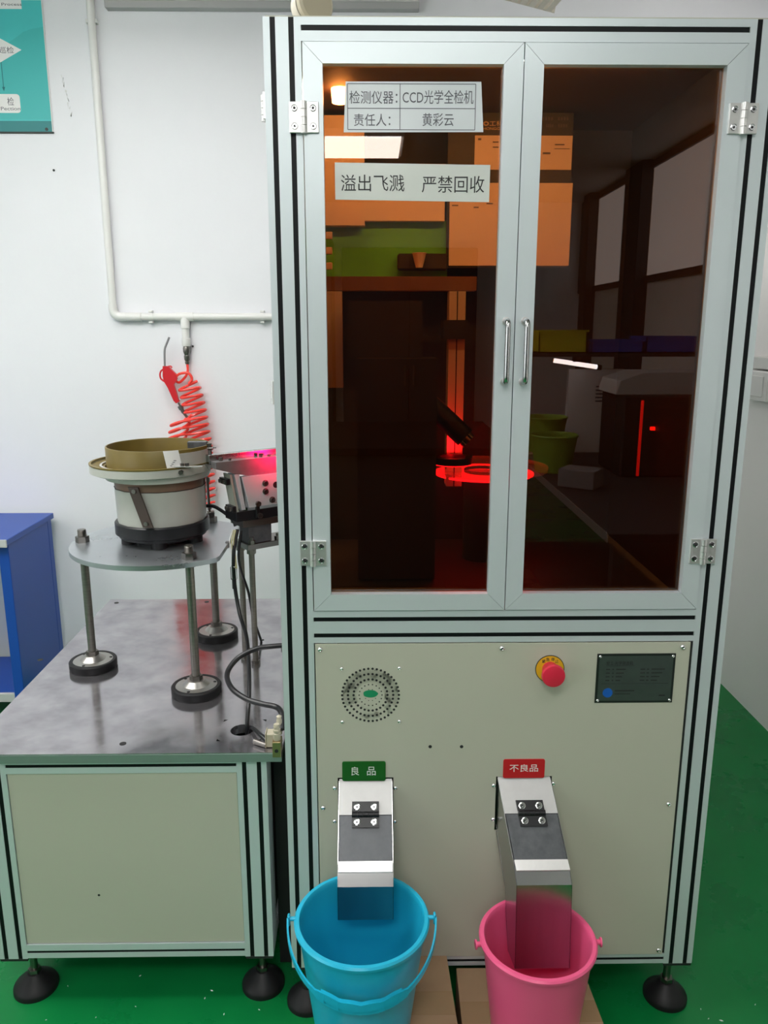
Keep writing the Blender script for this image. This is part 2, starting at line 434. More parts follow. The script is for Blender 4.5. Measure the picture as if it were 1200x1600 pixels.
# doors
DY0, DY1 = -.004, .018
DTOP, DBOT = 2.0375, .9888
def mitred(x0, x1, z0, z1, t, y0, y1, g=.0004):
    mb = MB()
    mb.prism([(x0+g, z1), (x1-g, z1), (x1-t-g, z1-t), (x0+t+g, z1-t)], 1, y0, y1)
    mb.prism([(x0+g, z0), (x0+t+g, z0+t), (x1-t-g, z0+t), (x1-g, z0)], 1, y0, y1)
    mb.prism([(x0, z0+g), (x0, z1-g), (x0+t, z1-t-g), (x0+t, z0+t+g)], 1, y0, y1)
    mb.prism([(x1, z0+g), (x1-t, z0+t+g), (x1-t, z1-t-g), (x1, z1-g)], 1, y0, y1)
    return mb
for (x0, x1, hx, lab) in ((.0685, .4568, .4405, 'left hinged door with dark brown tinted pane and paper notices'), (.4586, .8525, .4762, 'right hinged door with dark tinted pane')):
    d = mitred(x0, x1, DBOT, DTOP, .0345, DY0, DY1).build('door', ALUD, mach); d['label'] = lab
    MB().box(x0+.032, x1-.032, .0125, .0178, DBOT+.032, DTOP-.032).build('pane', GLASS, d)
    # u-shaped handle
    zt, zb = 1.5635, 1.4505
    pts = [(hx, DY0, zt), (hx, DY0-.018, zt)]
    for k in range(1, 6):
        a = k/6*PI/2; pts.append((hx, DY0-.018-.010*math.sin(a), zt-.010*(1-math.cos(a))))
    pts += [(hx, DY0-.028, zt-.012), (hx, DY0-.028, zb+.012)]
    for k in range(1, 6):
        a = k/6*PI/2; pts.append((hx, DY0-.018-.010*math.cos(a), zb+.010*(1-math.sin(a))))
    pts += [(hx, DY0-.018, zb), (hx, DY0, zb)]
    h = MB().tube(pts, .0052, 12).build('handle', HANDLE, d)
    for zf in (zt, zb): MB().cyl((hx, DY0-.003, zf), (hx, DY0, zf), .0075).build('handle_foot', STEELM, d)
# hinges
def hinge(cx, cz):
    hw, hh = .0262, .0255
    o = MB().box(cx-hw, cx-.004, -.009, -.003, cz-hh, cz+hh, .0008).box(cx+.004, cx+hw, -.009, -.0035, cz-hh, cz+hh, .0008).build('hinge', STEELM, mach)
    b = MB()
    for k in range(4):
        b.cyl((cx, -.0095, cz-hh-.001+k*.01325), (cx, -.0095, cz-hh+.0115+k*.01325), .0058, seg=16)
    b.build('hinge_barrel', STEELM, o)
    for sx in (-1, 1):
        for sz in (-1, 1):
            x, z = cx+sx*.0165, cz+sz*.0148
            bo = MB().lathe([(.0058, 0), (.0058, .0012), (.0048, .0016), (.0046, .0008), (.0001, .0008)], (x, -.009, z), 16, (0, -1, 0)).build('hinge_bolt', CHROME, o)
            MB2 = MB().hexa((x, -.0105, z), (x, -.0099, z), .0022).build('hex_socket', BLACKM, o)
hinge(.0690, FZ(475, 185)); hinge(.0690, FZ(488, 863)); hinge(.8530, FZ(1157, 187)); hinge(.8530, FZ(1090, 860))
# hinges of the door on the left flank, seen edge-on
for (pz0, pz1) in ((150, 192), (594, 630)):
    z0, z1 = FZ(411, pz1, .05), FZ(411, pz0, .05)
    o = MB().box(-.006, 0, .02, .064, z0, z1, .0008).build('flank_hinge', STEELM, mach)
    b = MB()
    for k in range(4): b.cyl((-.007, .042, z0+k*(z1-z0)/4), (-.007, .042, z0+(k+.92)*(z1-z0)/4), .0056, seg=14)
    b.build('hinge_barrel', STEELM, o)

# lower front panel with the chute openings and screws
PX0, PX1, PZ0, PZ1 = .0685, .8475, .1535, .9155
PY = -.003
CH = [(.1135, .2285, .42, .600), (.4560, .5710, .42, .6035)]
fp = MB()
xs = [PX0, CH[0][0]-.0025, CH[0][1]+.0025, CH[1][0]-.0035, CH[1][1]+.0025, PX1]
fp.box(PX0, PX1, PY, 0, .6090, PZ1).box(PX0, PX1, PY, 0, PZ0, .478)
fp.box(xs[0], xs[1], PY, 0, .478, .6090).box(xs[2], xs[3], PY, 0, .478, .6090).box(xs[4], xs[5], PY, 0, .478, .6090)
bmesh.ops.remove_doubles(fp.bm, verts=fp.bm.verts[:], dist=1e-5)
panel = fp.build('front_panel', CREAM, mach); panel['label'] = 'cream painted lower front panel'
MB().box(PX1+.0005, W-PW-.0005, .0005, .01, PZ0, PZ1).build('panel_gap', BLACKM, mach)
def screw(x, z, y=PY, r=.0058, par=panel, m=CHROME):
    o = MB().lathe([(r, 0), (r*.98, r*.25), (r*.8, r*.55), (r*.45, r*.72), (r*.40, r*.45), (.0001, r*.45)], (x, y, z), 14, (0, -1, 0)).build('screw', m, par)
    return o
for px, py in ((500.5, 1014), (784, 1012), (1066, 1010), (505, 1261), (1044, 1255), (1028, 1483)): screw(FX(px, py), FZ(px, py))
for px, py in ((534, 1044), (624, 1043), (535, 1127), (624, 1126)): screw(FX(px, py), FZ(px, py), r=.0042)
for px, py in ((523, 1230), (618, 1230), (523, 1282), (617, 1282), (771, 1226), (864, 1223), (770, 1279)): screw(FX(px, py), FZ(px, py), r=.0050)
for px, py in ((672, 1165.5), (721, 1165.5)):
    MB().cyl((FX(px, py), PY-.0003, FZ(px, py)), (FX(px, py), PY, FZ(px, py)), .0038, seg=12).build('drill_hole', BLACKM, panel)
# round fan grille: rings of holes, the hub of the fan behind, green sticker
vx, vz = FX(579, 1085), FZ(579, 1085)
hb = MB()
for R, n, r in ((.0595, 42, .0026), (.0475, 34, .0026), (.0355, 26, .0026), (.0240, 18, .0015), (.0130, 10, .0010)):
    for k in range(n):
        a = 2*PI*k/n; hb.cyl((vx+R*math.cos(a), PY-.0003, vz+R*math.sin(a)), (vx+R*math.cos(a), PY, vz+R*math.sin(a)), r, seg=10)
g = hb.build('fan_grille_holes', BLACKM, panel); g['kind'] = 'stuff'
MB().prism([(vx+.0155*math.cos(2*PI*k/24)*(1+.05*math.cos(5*k)), vz+.003+.0085*math.sin(2*PI*k/24)) for k in range(24)], 1, PY-.0006, PY-.0002).build('fan_sticker', GLOW, panel)
sm = bpy.data.materials.new('dust_smudge'); sm.use_nodes = True; nt = sm.node_tree; bs = nt.nodes['Principled BSDF']
bs.inputs['Base Color'].default_value = (.03, .03, .025, 1); bs.inputs['Roughness'].default_value = .9
ge = nt.nodes.new('ShaderNodeNewGeometry'); nz = nt.nodes.new('ShaderNodeTexNoise'); nz.inputs['Scale'].default_value = 48; nz.inputs['Detail'].default_value = 3
rm = nt.nodes.new('ShaderNodeMapRange'); rm.inputs['From Min'].default_value = .52; rm.inputs['From Max'].default_value = .74; rm.inputs['To Max'].default_value = .45
nt.links.new(ge.outputs['Position'], nz.inputs['Vector']); nt.links.new(nz.outputs['Fac'], rm.inputs['Value']); nt.links.new(rm.outputs['Result'], bs.inputs['Alpha'])
MB().lathe([(.030, 0), (.030, .00015), (.058, .00015), (.058, 0)], (vx, PY, vz), 48, (0, -1, 0), closed=True).build('dust_smudge', sm, panel)
# emergency stop
ex, ez = FX(858.5, 1044), FZ(858.5, 1044)
es = MB().lathe([(.0305, 0), (.0305, .0012), (.0001, .0012)], (ex, PY, ez), 40, (0, -1, 0)).build('emergency_stop', INK, mach)
MB().lathe([(.0290, .0010), (.0290, .0016), (.0001, .0016)], (ex, PY, ez), 40, (0, -1, 0)).build('yellow_ring', YEL, es)
MB().lathe([(.0165, 0), (.0165, .020), (.0175, .022), (.0225, .026), (.0240, .029), (.0240, .035), (.0228, .038), (.018, .0395), (.0001, .040)], (ex, PY-.0015, ez), 36, (0, -1, 0)).build('red_knob', REDB, es)
for ch, a in zip('紧急停止', (128, 104, 77, 52)):
    a = math.radians(a); cx, cz = ex+.0222*math.cos(a), ez+.0222*math.sin(a)
    text('stop_lettering', ch, cx-.0038, cx+.0038, cz-.0038, cz+.0038, PY-.0016, INK, es)
# nameplate
n0, n1 = FX(930, 1058)+.0005, FX(1052, 1058)
nz1, nz0 = FZ(990, 1020), FZ(990, 1096.5)
npl = MB().box(n0, n1, PY-.0015, PY, nz0, nz1, .0004).build('nameplate', NAMEB, mach)
MB().box(n0+.005, n1-.005, PY-.0019, PY-.0014, nz0+.005, nz1-.005).build('nameplate_face', NAMEP, npl)
nw, nh = n1-n0, nz1-nz0
for sx in (n0+.006, n1-.006):
    for sz in (nz0+.006, nz1-.006): screw(sx, sz, PY-.0015, .0034, npl)
yy = PY-.0019
text('nameplate_title', '宏工·光学筛选机', n0+nw*.12, n0+nw*.46, nz1-nh*.225, nz1-nh*.15, yy, INK, npl)
MB().box(n0+nw*.12, n0+nw*.48, yy-.0003, yy, nz1-nh*.245, nz1-nh*.24).box(n0+nw*.07, n0+nw*.93, yy-.0003, yy, nz1-nh*.605, nz1-nh*.597).build('nameplate_rule', INK, npl)
nb = MB()
for r_, zf in enumerate((.30, .375, .45, .525)):
    for c0, wd in ((.12, .05), (.2, .02), (.25, .12-.02*r_), (.56, .06), (.64, .03), (.70, .17-.03*r_)):
        nb.box(n0+nw*c0, n0+nw*(c0+wd), yy-.0003, yy, nz1-nh*(zf+.022), nz1-nh*zf)
nb.box(n0+nw*.25, n0+nw*.5, yy-.0003, yy, nz1-nh*.76, nz1-nh*.735).box(n0+nw*.25, n0+nw*.45, yy-.0003, yy, nz1-nh*.82, nz1-nh*.805).box(n0+nw*.82, n0+nw*.9, yy-.0003, yy, nz1-nh*.86, nz1-nh*.835)
nb.build('nameplate_print', INK, npl)
bx_, bz_ = n0+nw*.16, nz1-nh*.79
MB().cyl((bx_, yy-.0004, bz_), (bx_, yy, bz_), nh*.095, seg=24).build('nameplate_emblem', BLUEL, npl)

# discharge chutes
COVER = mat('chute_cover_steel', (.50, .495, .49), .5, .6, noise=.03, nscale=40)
def chute(x0, x1, ztop, dx, zend, yend, lab):
    """x0..x1 at the panel, dx sideways drift at the front, zend lower edge of the spout"""
    def loop(y, z, th=0):       # left, right corner at a depth: the drift grows with distance from the panel
        k = min(1, -y/.128)*dx
        return (x0+k, y, z), (x1+k, y, z)
    prof_out = [(.02, ztop), (0, ztop-.0005), (-.046, .5475), (-.1055, .4762), (-.1075, .4738), (-.1285, .4370), (yend, zend)]
    prof_in = [(.02, ztop-.105), (0, ztop-.112), (-.040, .425), (-.066, .385), (-.072, .36), (-.074, .34), (yend+.05, zend)]
    th = .0015
    mb = MB()
    n = len(prof_out)
    for sx in (0, 1):       # side cheeks
        la = []; lb = []
        for prof, rev in ((prof_out, 0), (prof_in, 1)):
            seq = prof if not rev else prof[::-1]
            for (y, z) in seq:
                p = loop(y, z)[sx]; q = Vector(p); q.x += th if sx == 0 else -th
                la.append(Vector(p)); lb.append(q)
        mb.poly([la, lb])
    def sheet(pr, inward):
        o_ = []
        for (y, z) in pr: o_.append(loop(y, z))
        L = [Vector(a) for a, b in o_]+[Vector((a[0], a[1]+inward, a[2]-.0008)) for a, b in o_[::-1]]
        Rr = [Vector(b) for a, b in o_]+[Vector((b[0], b[1]+inward, b[2]-.0008)) for a, b in o_[::-1]]
        mb.poly([L, Rr])
    sheet(prof_out[4:6], th); sheet(prof_out[5:], th); sheet(prof_in, -th)
    c = mb.build('discharge_chute', STEEL, mach, angle=20); c['label'] = lab
    # fixed cover (upper) and hinged flap (lower)
    def slab(y0, z0, y1, z1, t, inset, nm, m, par):
        nrm = Vector((0, -(z0-z1), (y0-y1)*1.0)); nrm = Vector((0, z1-z0, y0-y1)).normalized()
        if nrm.z < 0: nrm = -nrm
        a0, b0 = loop(y0, z0); a1, b1 = loop(y1, z1)
        q = [Vector(a0)+Vector((inset, 0, 0)), Vector(b0)-Vector((inset, 0, 0)), Vector(b1)-Vector((inset, 0, 0)), Vector(a1)+Vector((inset, 0, 0))]
        return MB().poly([[v for v in q], [v+nrm*t for v in q]]).build(nm, m, par)
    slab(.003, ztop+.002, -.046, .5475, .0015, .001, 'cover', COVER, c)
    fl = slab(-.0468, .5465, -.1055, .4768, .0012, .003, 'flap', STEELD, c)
    # lip: the flap's turned-up front edge
    a0, b0 = loop(-.1055, .4785); a1, b1 = loop(-.119, .4632)
    q = [Vector(a0)+Vector((.002, 0, 0)), Vector(b0)-Vector((.002, 0, 0)), Vector(b1)-Vector((.002, 0, 0)), Vector(a1)+Vector((.002, 0, 0))]
    MB().poly([q, [v+Vector((0, -.0008, .0022)) for v in q]]).build('flap_lip', STEELM, c)
    # black plastic hinge across the joint
    k = dx*.40; cx = (x0+x1)/2+k*.9
    s0, s1 = Vector((0, 0, .600)), Vector((0, -.108, .474))
    dv = (s1-s0).normalized(); nv = Vector((0, dv.z, -dv.y)); nv = nv if nv.z > 0 else -nv
    org = Vector((cx, -.046, .5475))+nv*.0015
    sk = Vector((dx/.115*.75, 0, 0))
    def hp(u, v, h): return org+Vector((u, 0, 0))+dv*v+nv*h+sk*(v*.75)
    hb_ = MB()
    for v0, v1 in ((-.026, -.0045), (.0045, .026)):
        hb_.poly([[hp(-.0285, v0, 0), hp(.0285, v0, 0), hp(.0285, v1, 0), hp(-.0285, v1, 0)], [hp(-.0285, v0, .0065), hp(.0285, v0, .0065), hp(.0285, v1, .0065), hp(-.0285, v1, .0065)]])
    hg = hb_.build('chute_hinge', BLACKP, c)
    kn = MB()
    for i in range(5): kn.cyl(hp(-.0285+i*.0115, 0, .0055), hp(-.0285+i*.0115+.0110, 0, .0055), .0062, seg=14)
    kn.build('hinge_knuckle', BLACKP, c)
    for u in (-.0180, .0180):
        for v in (-.0150, .0150):
            p = hp(u, v, .0065)
            MB().lathe([(.0072, 0), (.0072, .0008), (.0060, .0012), (.0028, .0010), (.0027, .0003), (.0001, .0003)], p, 18, nv).build('hinge_washer', CHROME, c)
            MB().hexa(p+nv*.0003, p+nv*.0011, .0024).build('hex_socket', BLACKM, c)
    return c
chute(CH[0][0], CH[0][1], .600, 0.0, .358, -.1275, 'short steel chute over the blue bucket')
chute(CH[1][0], CH[1][1], .6035, .0245, .252, -.1470, 'long steel chute reaching down into the pink bucket')

# levelling feet
def levelfoot(par, x, y, ztop, r=.050, nut=True):
    MB().cyl((x, y, .04), (x, y, ztop), .0085, seg=16).build('foot_stud', BOLT, par)
    MB().lathe([(r, 0), (r, .009), (r*.96, .014), (r*.72, .026), (r*.40, .040), (r*.33, .044), (.0001, .044)], (x, y, 0), 36).build('foot_pad', RUBBER, par)
    MB().hexa((x, y, .0440), (x, y, .055), .0145).build('foot_nut', BOLT, par)
for x, y in ((.032, .036), (.880, .036), (.032, DEP-.036), (.880, DEP-.036)): levelfoot(mach, x, y, ZB-.006)

# ------------------------------------------------------------------ inside the machine (seen through the doors)
def ibox(nm, px0, px1, py0, py1, y, th, m, par=mach, bev=0):
    a = P(px0, py1, 1, y); b = P(px1, py0, 1, y)
    return MB().box(a.x, b.x, y, y+th, a.z, b.z, bev).build(nm, m, par)
o = ibox('inner_cabinet', 470, 569, 180, 352, .44, .08, PAPER); o['label'] = 'pale switch cabinet inside, upper left'
o = ibox('inner_cabinet', 569.5, 696, 256, 345, .45, .06, PAPER)
for r0 in (362, 386, 410): ibox('inner_clip', 498, 519, r0, r0+11, .25, .01, PAPER, bev=.001)
bd = ibox('notice_board', 697, 897, 176, 418, .455, .012, NOTICEB); bd['label'] = 'dark green board with gold company lettering inside'
ibox('board_paper', 741, 895, 212, 265, .453, .001, PAPER, bd)
ibox('board_paper', 701, 895, 286, 415, .453, .001, PAPER, bd)
def itext(nm, s, px0, px1, py0, py1, y, m, par):
    a = P(px0, py1, 1, y); b = P(px1, py0, 1, y); return text(nm, s, a.x, b.x, a.z, b.z, y, m, par)
itext('board_lettering', '◎工科技', 755, 797, 189, 197, .454, GOLD, bd)
itext('board_lettering', 'HONGGONG', 755, 797, 199, 203, .454, GOLD, bd)
pm = MB()
for (a, b, r0, r1) in ((847, 866, 183, 188), (872, 890, 183, 188), (853, 866, 194, 199), (872, 888, 194, 199)):
    p, q_ = P(a, r1, 1, .454), P(b, r0, 1, .454)
    for k in range(4): pm.box(p.x+(q_.x-p.x)*k/4, p.x+(q_.x-p.x)*(k+.6)/4, .4536, .454, p.z, q_.z)
pm.build('board_print', INKG, bd)
pm = MB()
for (a, b, r0, r1) in ((747, 752, 216, 219), (770, 779, 221, 223), (770, 779, 229, 231), (867, 882, 225, 227), (848, 860, 238, 241), (866, 890, 232, 233), (706, 716, 320, 322), (740, 748, 323, 325), (760, 770, 317, 319)):
    p, q_ = P(a, r1, 1, .4525), P(b, r0, 1, .4525); pm.box(p.x, q_.x, .4522, .4528, p.z, q_.z)
pm.build('paper_print', INKG, bd)
ibox('green_board', 508, 700, 345, 432, .475, .01, INGREEN)
ibox('green_tray', 621, 700, 396, 422, .44, .025, DARKG, bev=.004)
cp = P(655, 418, 1, .415)
MB().lathe([(.008, 0), (.016, .03), (.018, .032), (.016, .033), (.0001, .02)], cp, 20).build('inner_cup', PAPER, mach)
ibox('cross_beam', 508, 745, 432, 454, .40, .05, BROWN)
ibox('inner_post', 505, 534, 455, 606, .38, .04, ALU)
rp = ibox('lit_post', 697, 728, 455, 760, .36, .05, ALU); rp['label'] = 'aluminium post lit red inside'
a_, b_ = P(712, 760, 1, .359), P(712, 455, 1, .359)
MB().box((a_.x+b_.x)/2-.0012, (a_.x+b_.x)/2+.0012, .3588, .3602, a_.z, b_.z).build('post_groove', BLACKM, rp)
ibox('post_bracket', 693, 731, 500, 530, .345, .08, BLACKM)
ibox('black_housing', 545, 660, 470, 560, .28, .08, BLACKM)
ibox('black_tower', 560, 684, 560, 905, .24, .10, BLACKM)
a, b = P(672, 632, 1, .28), P(727, 684, 1, .26)
cm = MB().cyl(a, b, .024, seg=24).build('line_camera', BLACKP, mach); cm['label'] = 'tilted black inspection camera inside'
c_ = P(733, 686, 1, .45)
dd = (Vector(b)-Vector(a)).normalized()
MB().cyl(b, Vector(b)+dd*.012, .019, seg=24).build('camera_lens', CHROME, cm)
# glass turntable and its red ring light
tz = P(720, 745, 1, .33).z
MB().lathe([(.16, 0), (.16, .008), (.0001, .008)], (.47, .44, tz), 64).build('turntable', mat('disc_glass', (.75, .3, .3), .15, alpha=.3), mach)
MB().lathe([(.125, -.012), (.125, -.008), (.0001, -.008)], (.47, .44, tz), 48).build('red_backlight', LEDR, mach)
MB().cyl((.47, .44, .972), (.47, .44, tz), .05, seg=24).build('turntable_column', BLACKM, mach)
rl = Vector((.375, .29, tz+.040))
MB().lathe([(.030, 0), (.046, 0), (.046, .016), (.030, .016)], rl, 32, closed=True).build('ring_light_body', BLACKP, mach)
MB().lathe([(.031, -.002), (.045, -.002), (.045, 0), (.031, 0)], rl, 32, closed=True).build('ring_light', LEDR, mach)
# slim red strip light on the right and its little indicator
a, b = P(1009, 626, 1, .30), P(996, 744, 1, .30)
MB().box(b.x-.002, b.x+.003, .30, .306, b.z, a.z).build('red_strip_light', mat('red_strip', (.5, .05, .05), .5, emit=(1, .015, .03), estr=.35), mach)
a = P(1022, 670, 1, .30); MB().box(a.x-.007, a.x+.007, .30, .31, a.z-.004, a.z+.004, .001).build('red_indicator', mat('red_dot', (.5, .05, .05), .5, emit=(1, .015, .02), estr=2.0), mach)
# lamp under the shelf
b = P(531, 164, 1, .27)
MB().lathe([(.0001, 0), (.016, .004), (.018, .03), (.015, .062), (.0001, .066)], (b.x, .27, b.z), 20).build('inner_lamp', LEDY, mach)
MB().cyl((b.x, .27, b.z+.066), (b.x, .27, ZT), .006, seg=10).build('lamp_stem', DARKG, mach)
# added white fill strip, hidden behind the top rail to brighten the interior
sx = MB().box(.16, .76, .042, .046, 2.024, 2.0365).build('fill_strip_case', DARKG, mach)
MB().box(.165, .755, .046, .054, 2.0245, 2.0325).build('fill_strip', mat('fill_strip_led', (.9, .9, .9), .5, emit=(1, .96, .88), estr=100), sx)
# small red illuminator beside the camera, aimed at the post and the disc
ld = bpy.data.lights.new('red_illuminator', 'AREA'); ld.energy = .30; ld.color = (1, .01, .08); ld.size = .02
lo_ = bpy.data.objects.new('red_illuminator', ld); COL.objects.link(lo_)
lo_.location = (.385, .27, tz+.06); lo_.rotation_euler = (Vector((.325, .37, tz+.16))-Vector(lo_.location)).to_track_quat('-Z', 'Y').to_euler()
lo_['label'] = 'red illuminator beside the inspection camera'
# red spot where the parts enter through the left flank
sd = bpy.data.lights.new('red_entry_lamp', 'AREA'); sd.energy = .085; sd.color = (1, .005, .07); sd.size = .05; sd.spread = math.radians(62)
sl = bpy.data.objects.new('red_entry_lamp', sd); COL.objects.link(sl)
sl.location = (.035, .47, 1.235); sl.rotation_euler = (Vector((-.085, .53, 1.205))-Vector(sl.location)).to_track_quat('-Z', 'Y').to_euler()
sl['label'] = 'red inspection lamp'
sl.parent = None

# ------------------------------------------------------------------ notices and signs on the machine
def notice(name, pc, y, th, m, lab, cat='sign', margin=None):
    """pc: four photo corners (tl, tr, br, bl) measured on the glass plane"""
    q = [P(a, b, 1, y) for a, b in pc]
    o = MB().poly([[Vector((v.x, y, v.z)) for v in q], [Vector((v.x, y-th, v.z)) for v in q]]).build(name, m)
    return tag(o, lab, cat)
NY = .0122
n1_ = notice('paper_notice', ((540, 127.5), (752, 128), (755, 206.5), (537, 207)), NY, .0009, LAMIN, 'white laminated table notice naming the instrument, top of left door', 'notice')
Y1 = NY-.0009
def rows(x0, x1, y0, y1, w=.0007):
    a, b = P(x0, y1, 1, Y1), P(x1, y0, 1, Y1); return a.x, b.x, a.z, b.z
tb = MB(); X0, X1, Z0, Z1 = rows(543.5, 743.5, 131.5, 202.5)
xm = P(625, 167, 1, Y1).x; zm = P(640, 169.5, 1, Y1).z; t_ = .0006
for z in (Z0, zm, Z1): tb.box(X0, X1, Y1-.0003, Y1, z-t_, z+t_)
for x in (X0, xm, X1): tb.box(x-t_, x+t_, Y1-.0003, Y1, Z0, Z1)
tb.build('table_lines', INKG, n1_)
def ptext(nm, s, px0, px1, py0, py1, par, m=INK, y=Y1):
    a, b = P(px0, py1, 1, y), P(px1, py0, 1, y); return text(nm, s, a.x, b.x, a.z, b.z, y, m, par)
ptext('notice_lettering', '检测仪器：', 546, 621, 142, 162, n1_, INKG)
ptext('notice_lettering', 'CCD光学全检机', 629, 740, 141, 162, n1_, INKG)
ptext('notice_lettering', '责任人：', 553, 610, 178, 197, n1_, INKG)
ptext('notice_lettering', '黄彩云', 660, 709, 177, 197, n1_, INKG)
n2_ = notice('paper_notice', ((523, 254), (766, 258), (764, 316), (524, 312)), NY, .0009, LAMIN2, 'long laminated notice with large bold characters below the table notice', 'notice')
ptext('notice_lettering', '溢出飞溅', 533, 632, 273, 299, n2_)
ptext('notice_lettering', '严禁回收', 659, 757, 275, 301, n2_)
def plate(px0, px1, py0, py1, m, lab):
    a, b = P(px0, py1, 1, PY), P(px1, py0, 1, PY)
    o = MB().prism(rrect(a.x, b.x, a.z, b.z, .004), 1, PY-.0022, PY).build('sign_plate', m)
    return tag(o, lab, 'sign')
gp = plate(535, 602.5, 1189, 1219.5, GREENS, 'dark green sign plate with two white characters above the left chute')
ptext('sign_lettering', '良', 549, 561, 1198, 1211.5, gp, SIGNTXT, PY-.0022); ptext('sign_lettering', '品', 573.5, 587, 1198, 1211.5, gp, SIGNTXT, PY-.0022)
rp_ = plate(785.5, 851.5, 1185.5, 1215, REDS, 'red sign plate with three white characters above the right chute')
ptext('sign_lettering', '不良品', 796, 841, 1194, 1206, rp_, SIGNTXT, PY-.0022)

# ------------------------------------------------------------------ low cabinet on the left
CX0, CX1, CY0, CY1, CZ0, CZ1 = -.684, -.047, .04, 1.03, .120, .629
cab = thing('machine_cabinet', ((CX0+CX1)/2, (CY0+CY1)/2, 0), 'low cream-panelled cabinet with aluminium frame and steel top', 'cabinet')
for y, fr in ((CY0, True), (CY1-PW, False)):
    for x in (CX0, CX1-PW):
        post(cab, x, y, CZ0, CZ1, fr)
        MB().box(x+.001, x+PW-.001, y+.001, y+PW-.001, CZ0-.008, CZ0, .001).build('end_cap', ENDCAP, cab)
railx(cab, CX0+PW, CX1-PW, CY0, .598, CZ1, [.6165], wd=.0075)
railx(cab, CX0+PW, CX1-PW, CY0, CZ0+.002, .158, [.1385], wd=.0065)
for z0, z1 in ((.598, CZ1), (CZ0+.002, .158)):
    MB().box(CX0+PW, CX1-PW, CY1-.03, CY1, z0, z1).build('back_rail', ALU, cab)
    for x in (CX0, CX1-.03): MB().box(x, x+.03, CY0+PW, CY1-PW, z0, z1).build('side_rail', ALU, cab)
cp_ = MB().box(CX0+PW+.001, CX1-PW-.001, CY0+.003, CY0+.010, .1595, .5965, .0006).build('front_panel', CREAM, cab)
hx_, hz_ = P(154, 1400, 1, CY0).x, P(154, 1400, 1, CY0).z
MB().cyl((hx_, CY0+.0026, hz_), (hx_, CY0+.0032, hz_), .003, seg=10).build('drill_hole', BLACKM, cp_)
MB().box(CX0+.006, CX0+.010, CY0+PW, CY1-PW, .158, .598).build('side_panel', CREAM, cab)
MB().box(CX1-.010, CX1-.006, CY0+PW, CY1-PW, .158, .598).build('side_panel', BLACKM, cab)  # black on a cream cabinet: the shade of the gap is in the colour
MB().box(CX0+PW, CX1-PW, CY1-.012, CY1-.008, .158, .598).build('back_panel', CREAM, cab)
MB().box(CX1+.001, -.002, .14, .144, .012, .626).build('gap_shade', BLACKM, cab)  # black sheet standing in for the deep shade between cabinet and machine
MB().box(CX0+.02, CX1-.02, CY0+.012, CY1-.014, CZ0+.002, CZ0+.006).build('bottom_sheet', BLACKM, cab)
TX0, TX1, TY0, TY1, TZ = -.706, -.012, .030, 1.042, .651
# top plate with a round cable hole
HC = Vector((-.1135, .131)); HR = .0265
tp = MB()
seg = 28
ring_t = [(HC.x+HR*math.cos(2*PI*k/seg), HC.y+HR*math.sin(2*PI*k/seg)) for k in range(seg)]
def sq(k):
    a = 2*PI*k/seg; c, s_ = math.cos(a), math.sin(a); m_ = max(abs(c), abs(s_)); return (HC.x+.05*c/m_, HC.y+.05*s_/m_)
sqp = [sq(k) for k in range(seg)]
zt_, zb_ = TZ, TZ-.0215
vs = []; fs = []
for z in (zt_, zb_):
    vs += [(p[0], p[1], z) for p in ring_t]+[(p[0], p[1], z) for p in sqp]
for k in range(seg):
    k2 = (k+1) % seg
    fs.append([k, seg+k, seg+k2, k2]); fs.append([2*seg+k, 2*seg+k2, 3*seg+k2, 3*seg+k]); fs.append([k, k2, 2*seg+k2, 2*seg+k])
tp._add(vs, fs)
hx0, hx1, hy0, hy1 = HC.x-.05, HC.x+.05, HC.y-.05, HC.y+.05
for (a, b, c, d) in ((TX0, TX1, TY0, hy0), (TX0, TX1, hy1, TY1), (TX0, hx0, hy0, hy1), (hx1, TX1, hy0, hy1)): tp.box(a, b, c, d, zb_, zt_)
top = tp.build('steel_top', PLATE, cab, angle=30); top['label'] = 'scuffed grey steel top plate'
MB().box(TX0, TX1, TY0-.0012, TY0, zb_, zt_-.0022).build('top_edge_strip', EDGE, cab)
for px, py in ((63, 1031), (182, 942), (192, 1162), (323, 940.5), (410, 1000)):
    p = P(px, py, 2, TZ)
    MB().cyl((p.x, p.y, TZ), (p.x, p.y, TZ+.0006), .0075 if px != 410 else .005, seg=16).build('countersunk_bolt', BLACKM, top)
for x, y in ((P(45, 1545, 2, .03).x, .085), (P(408, 1540, 2, .03).x, .085), (CX0+.05, CY1-.05), (CX1-.05, CY1-.05)): levelfoot(cab, x, y, CZ0-.006, .051)

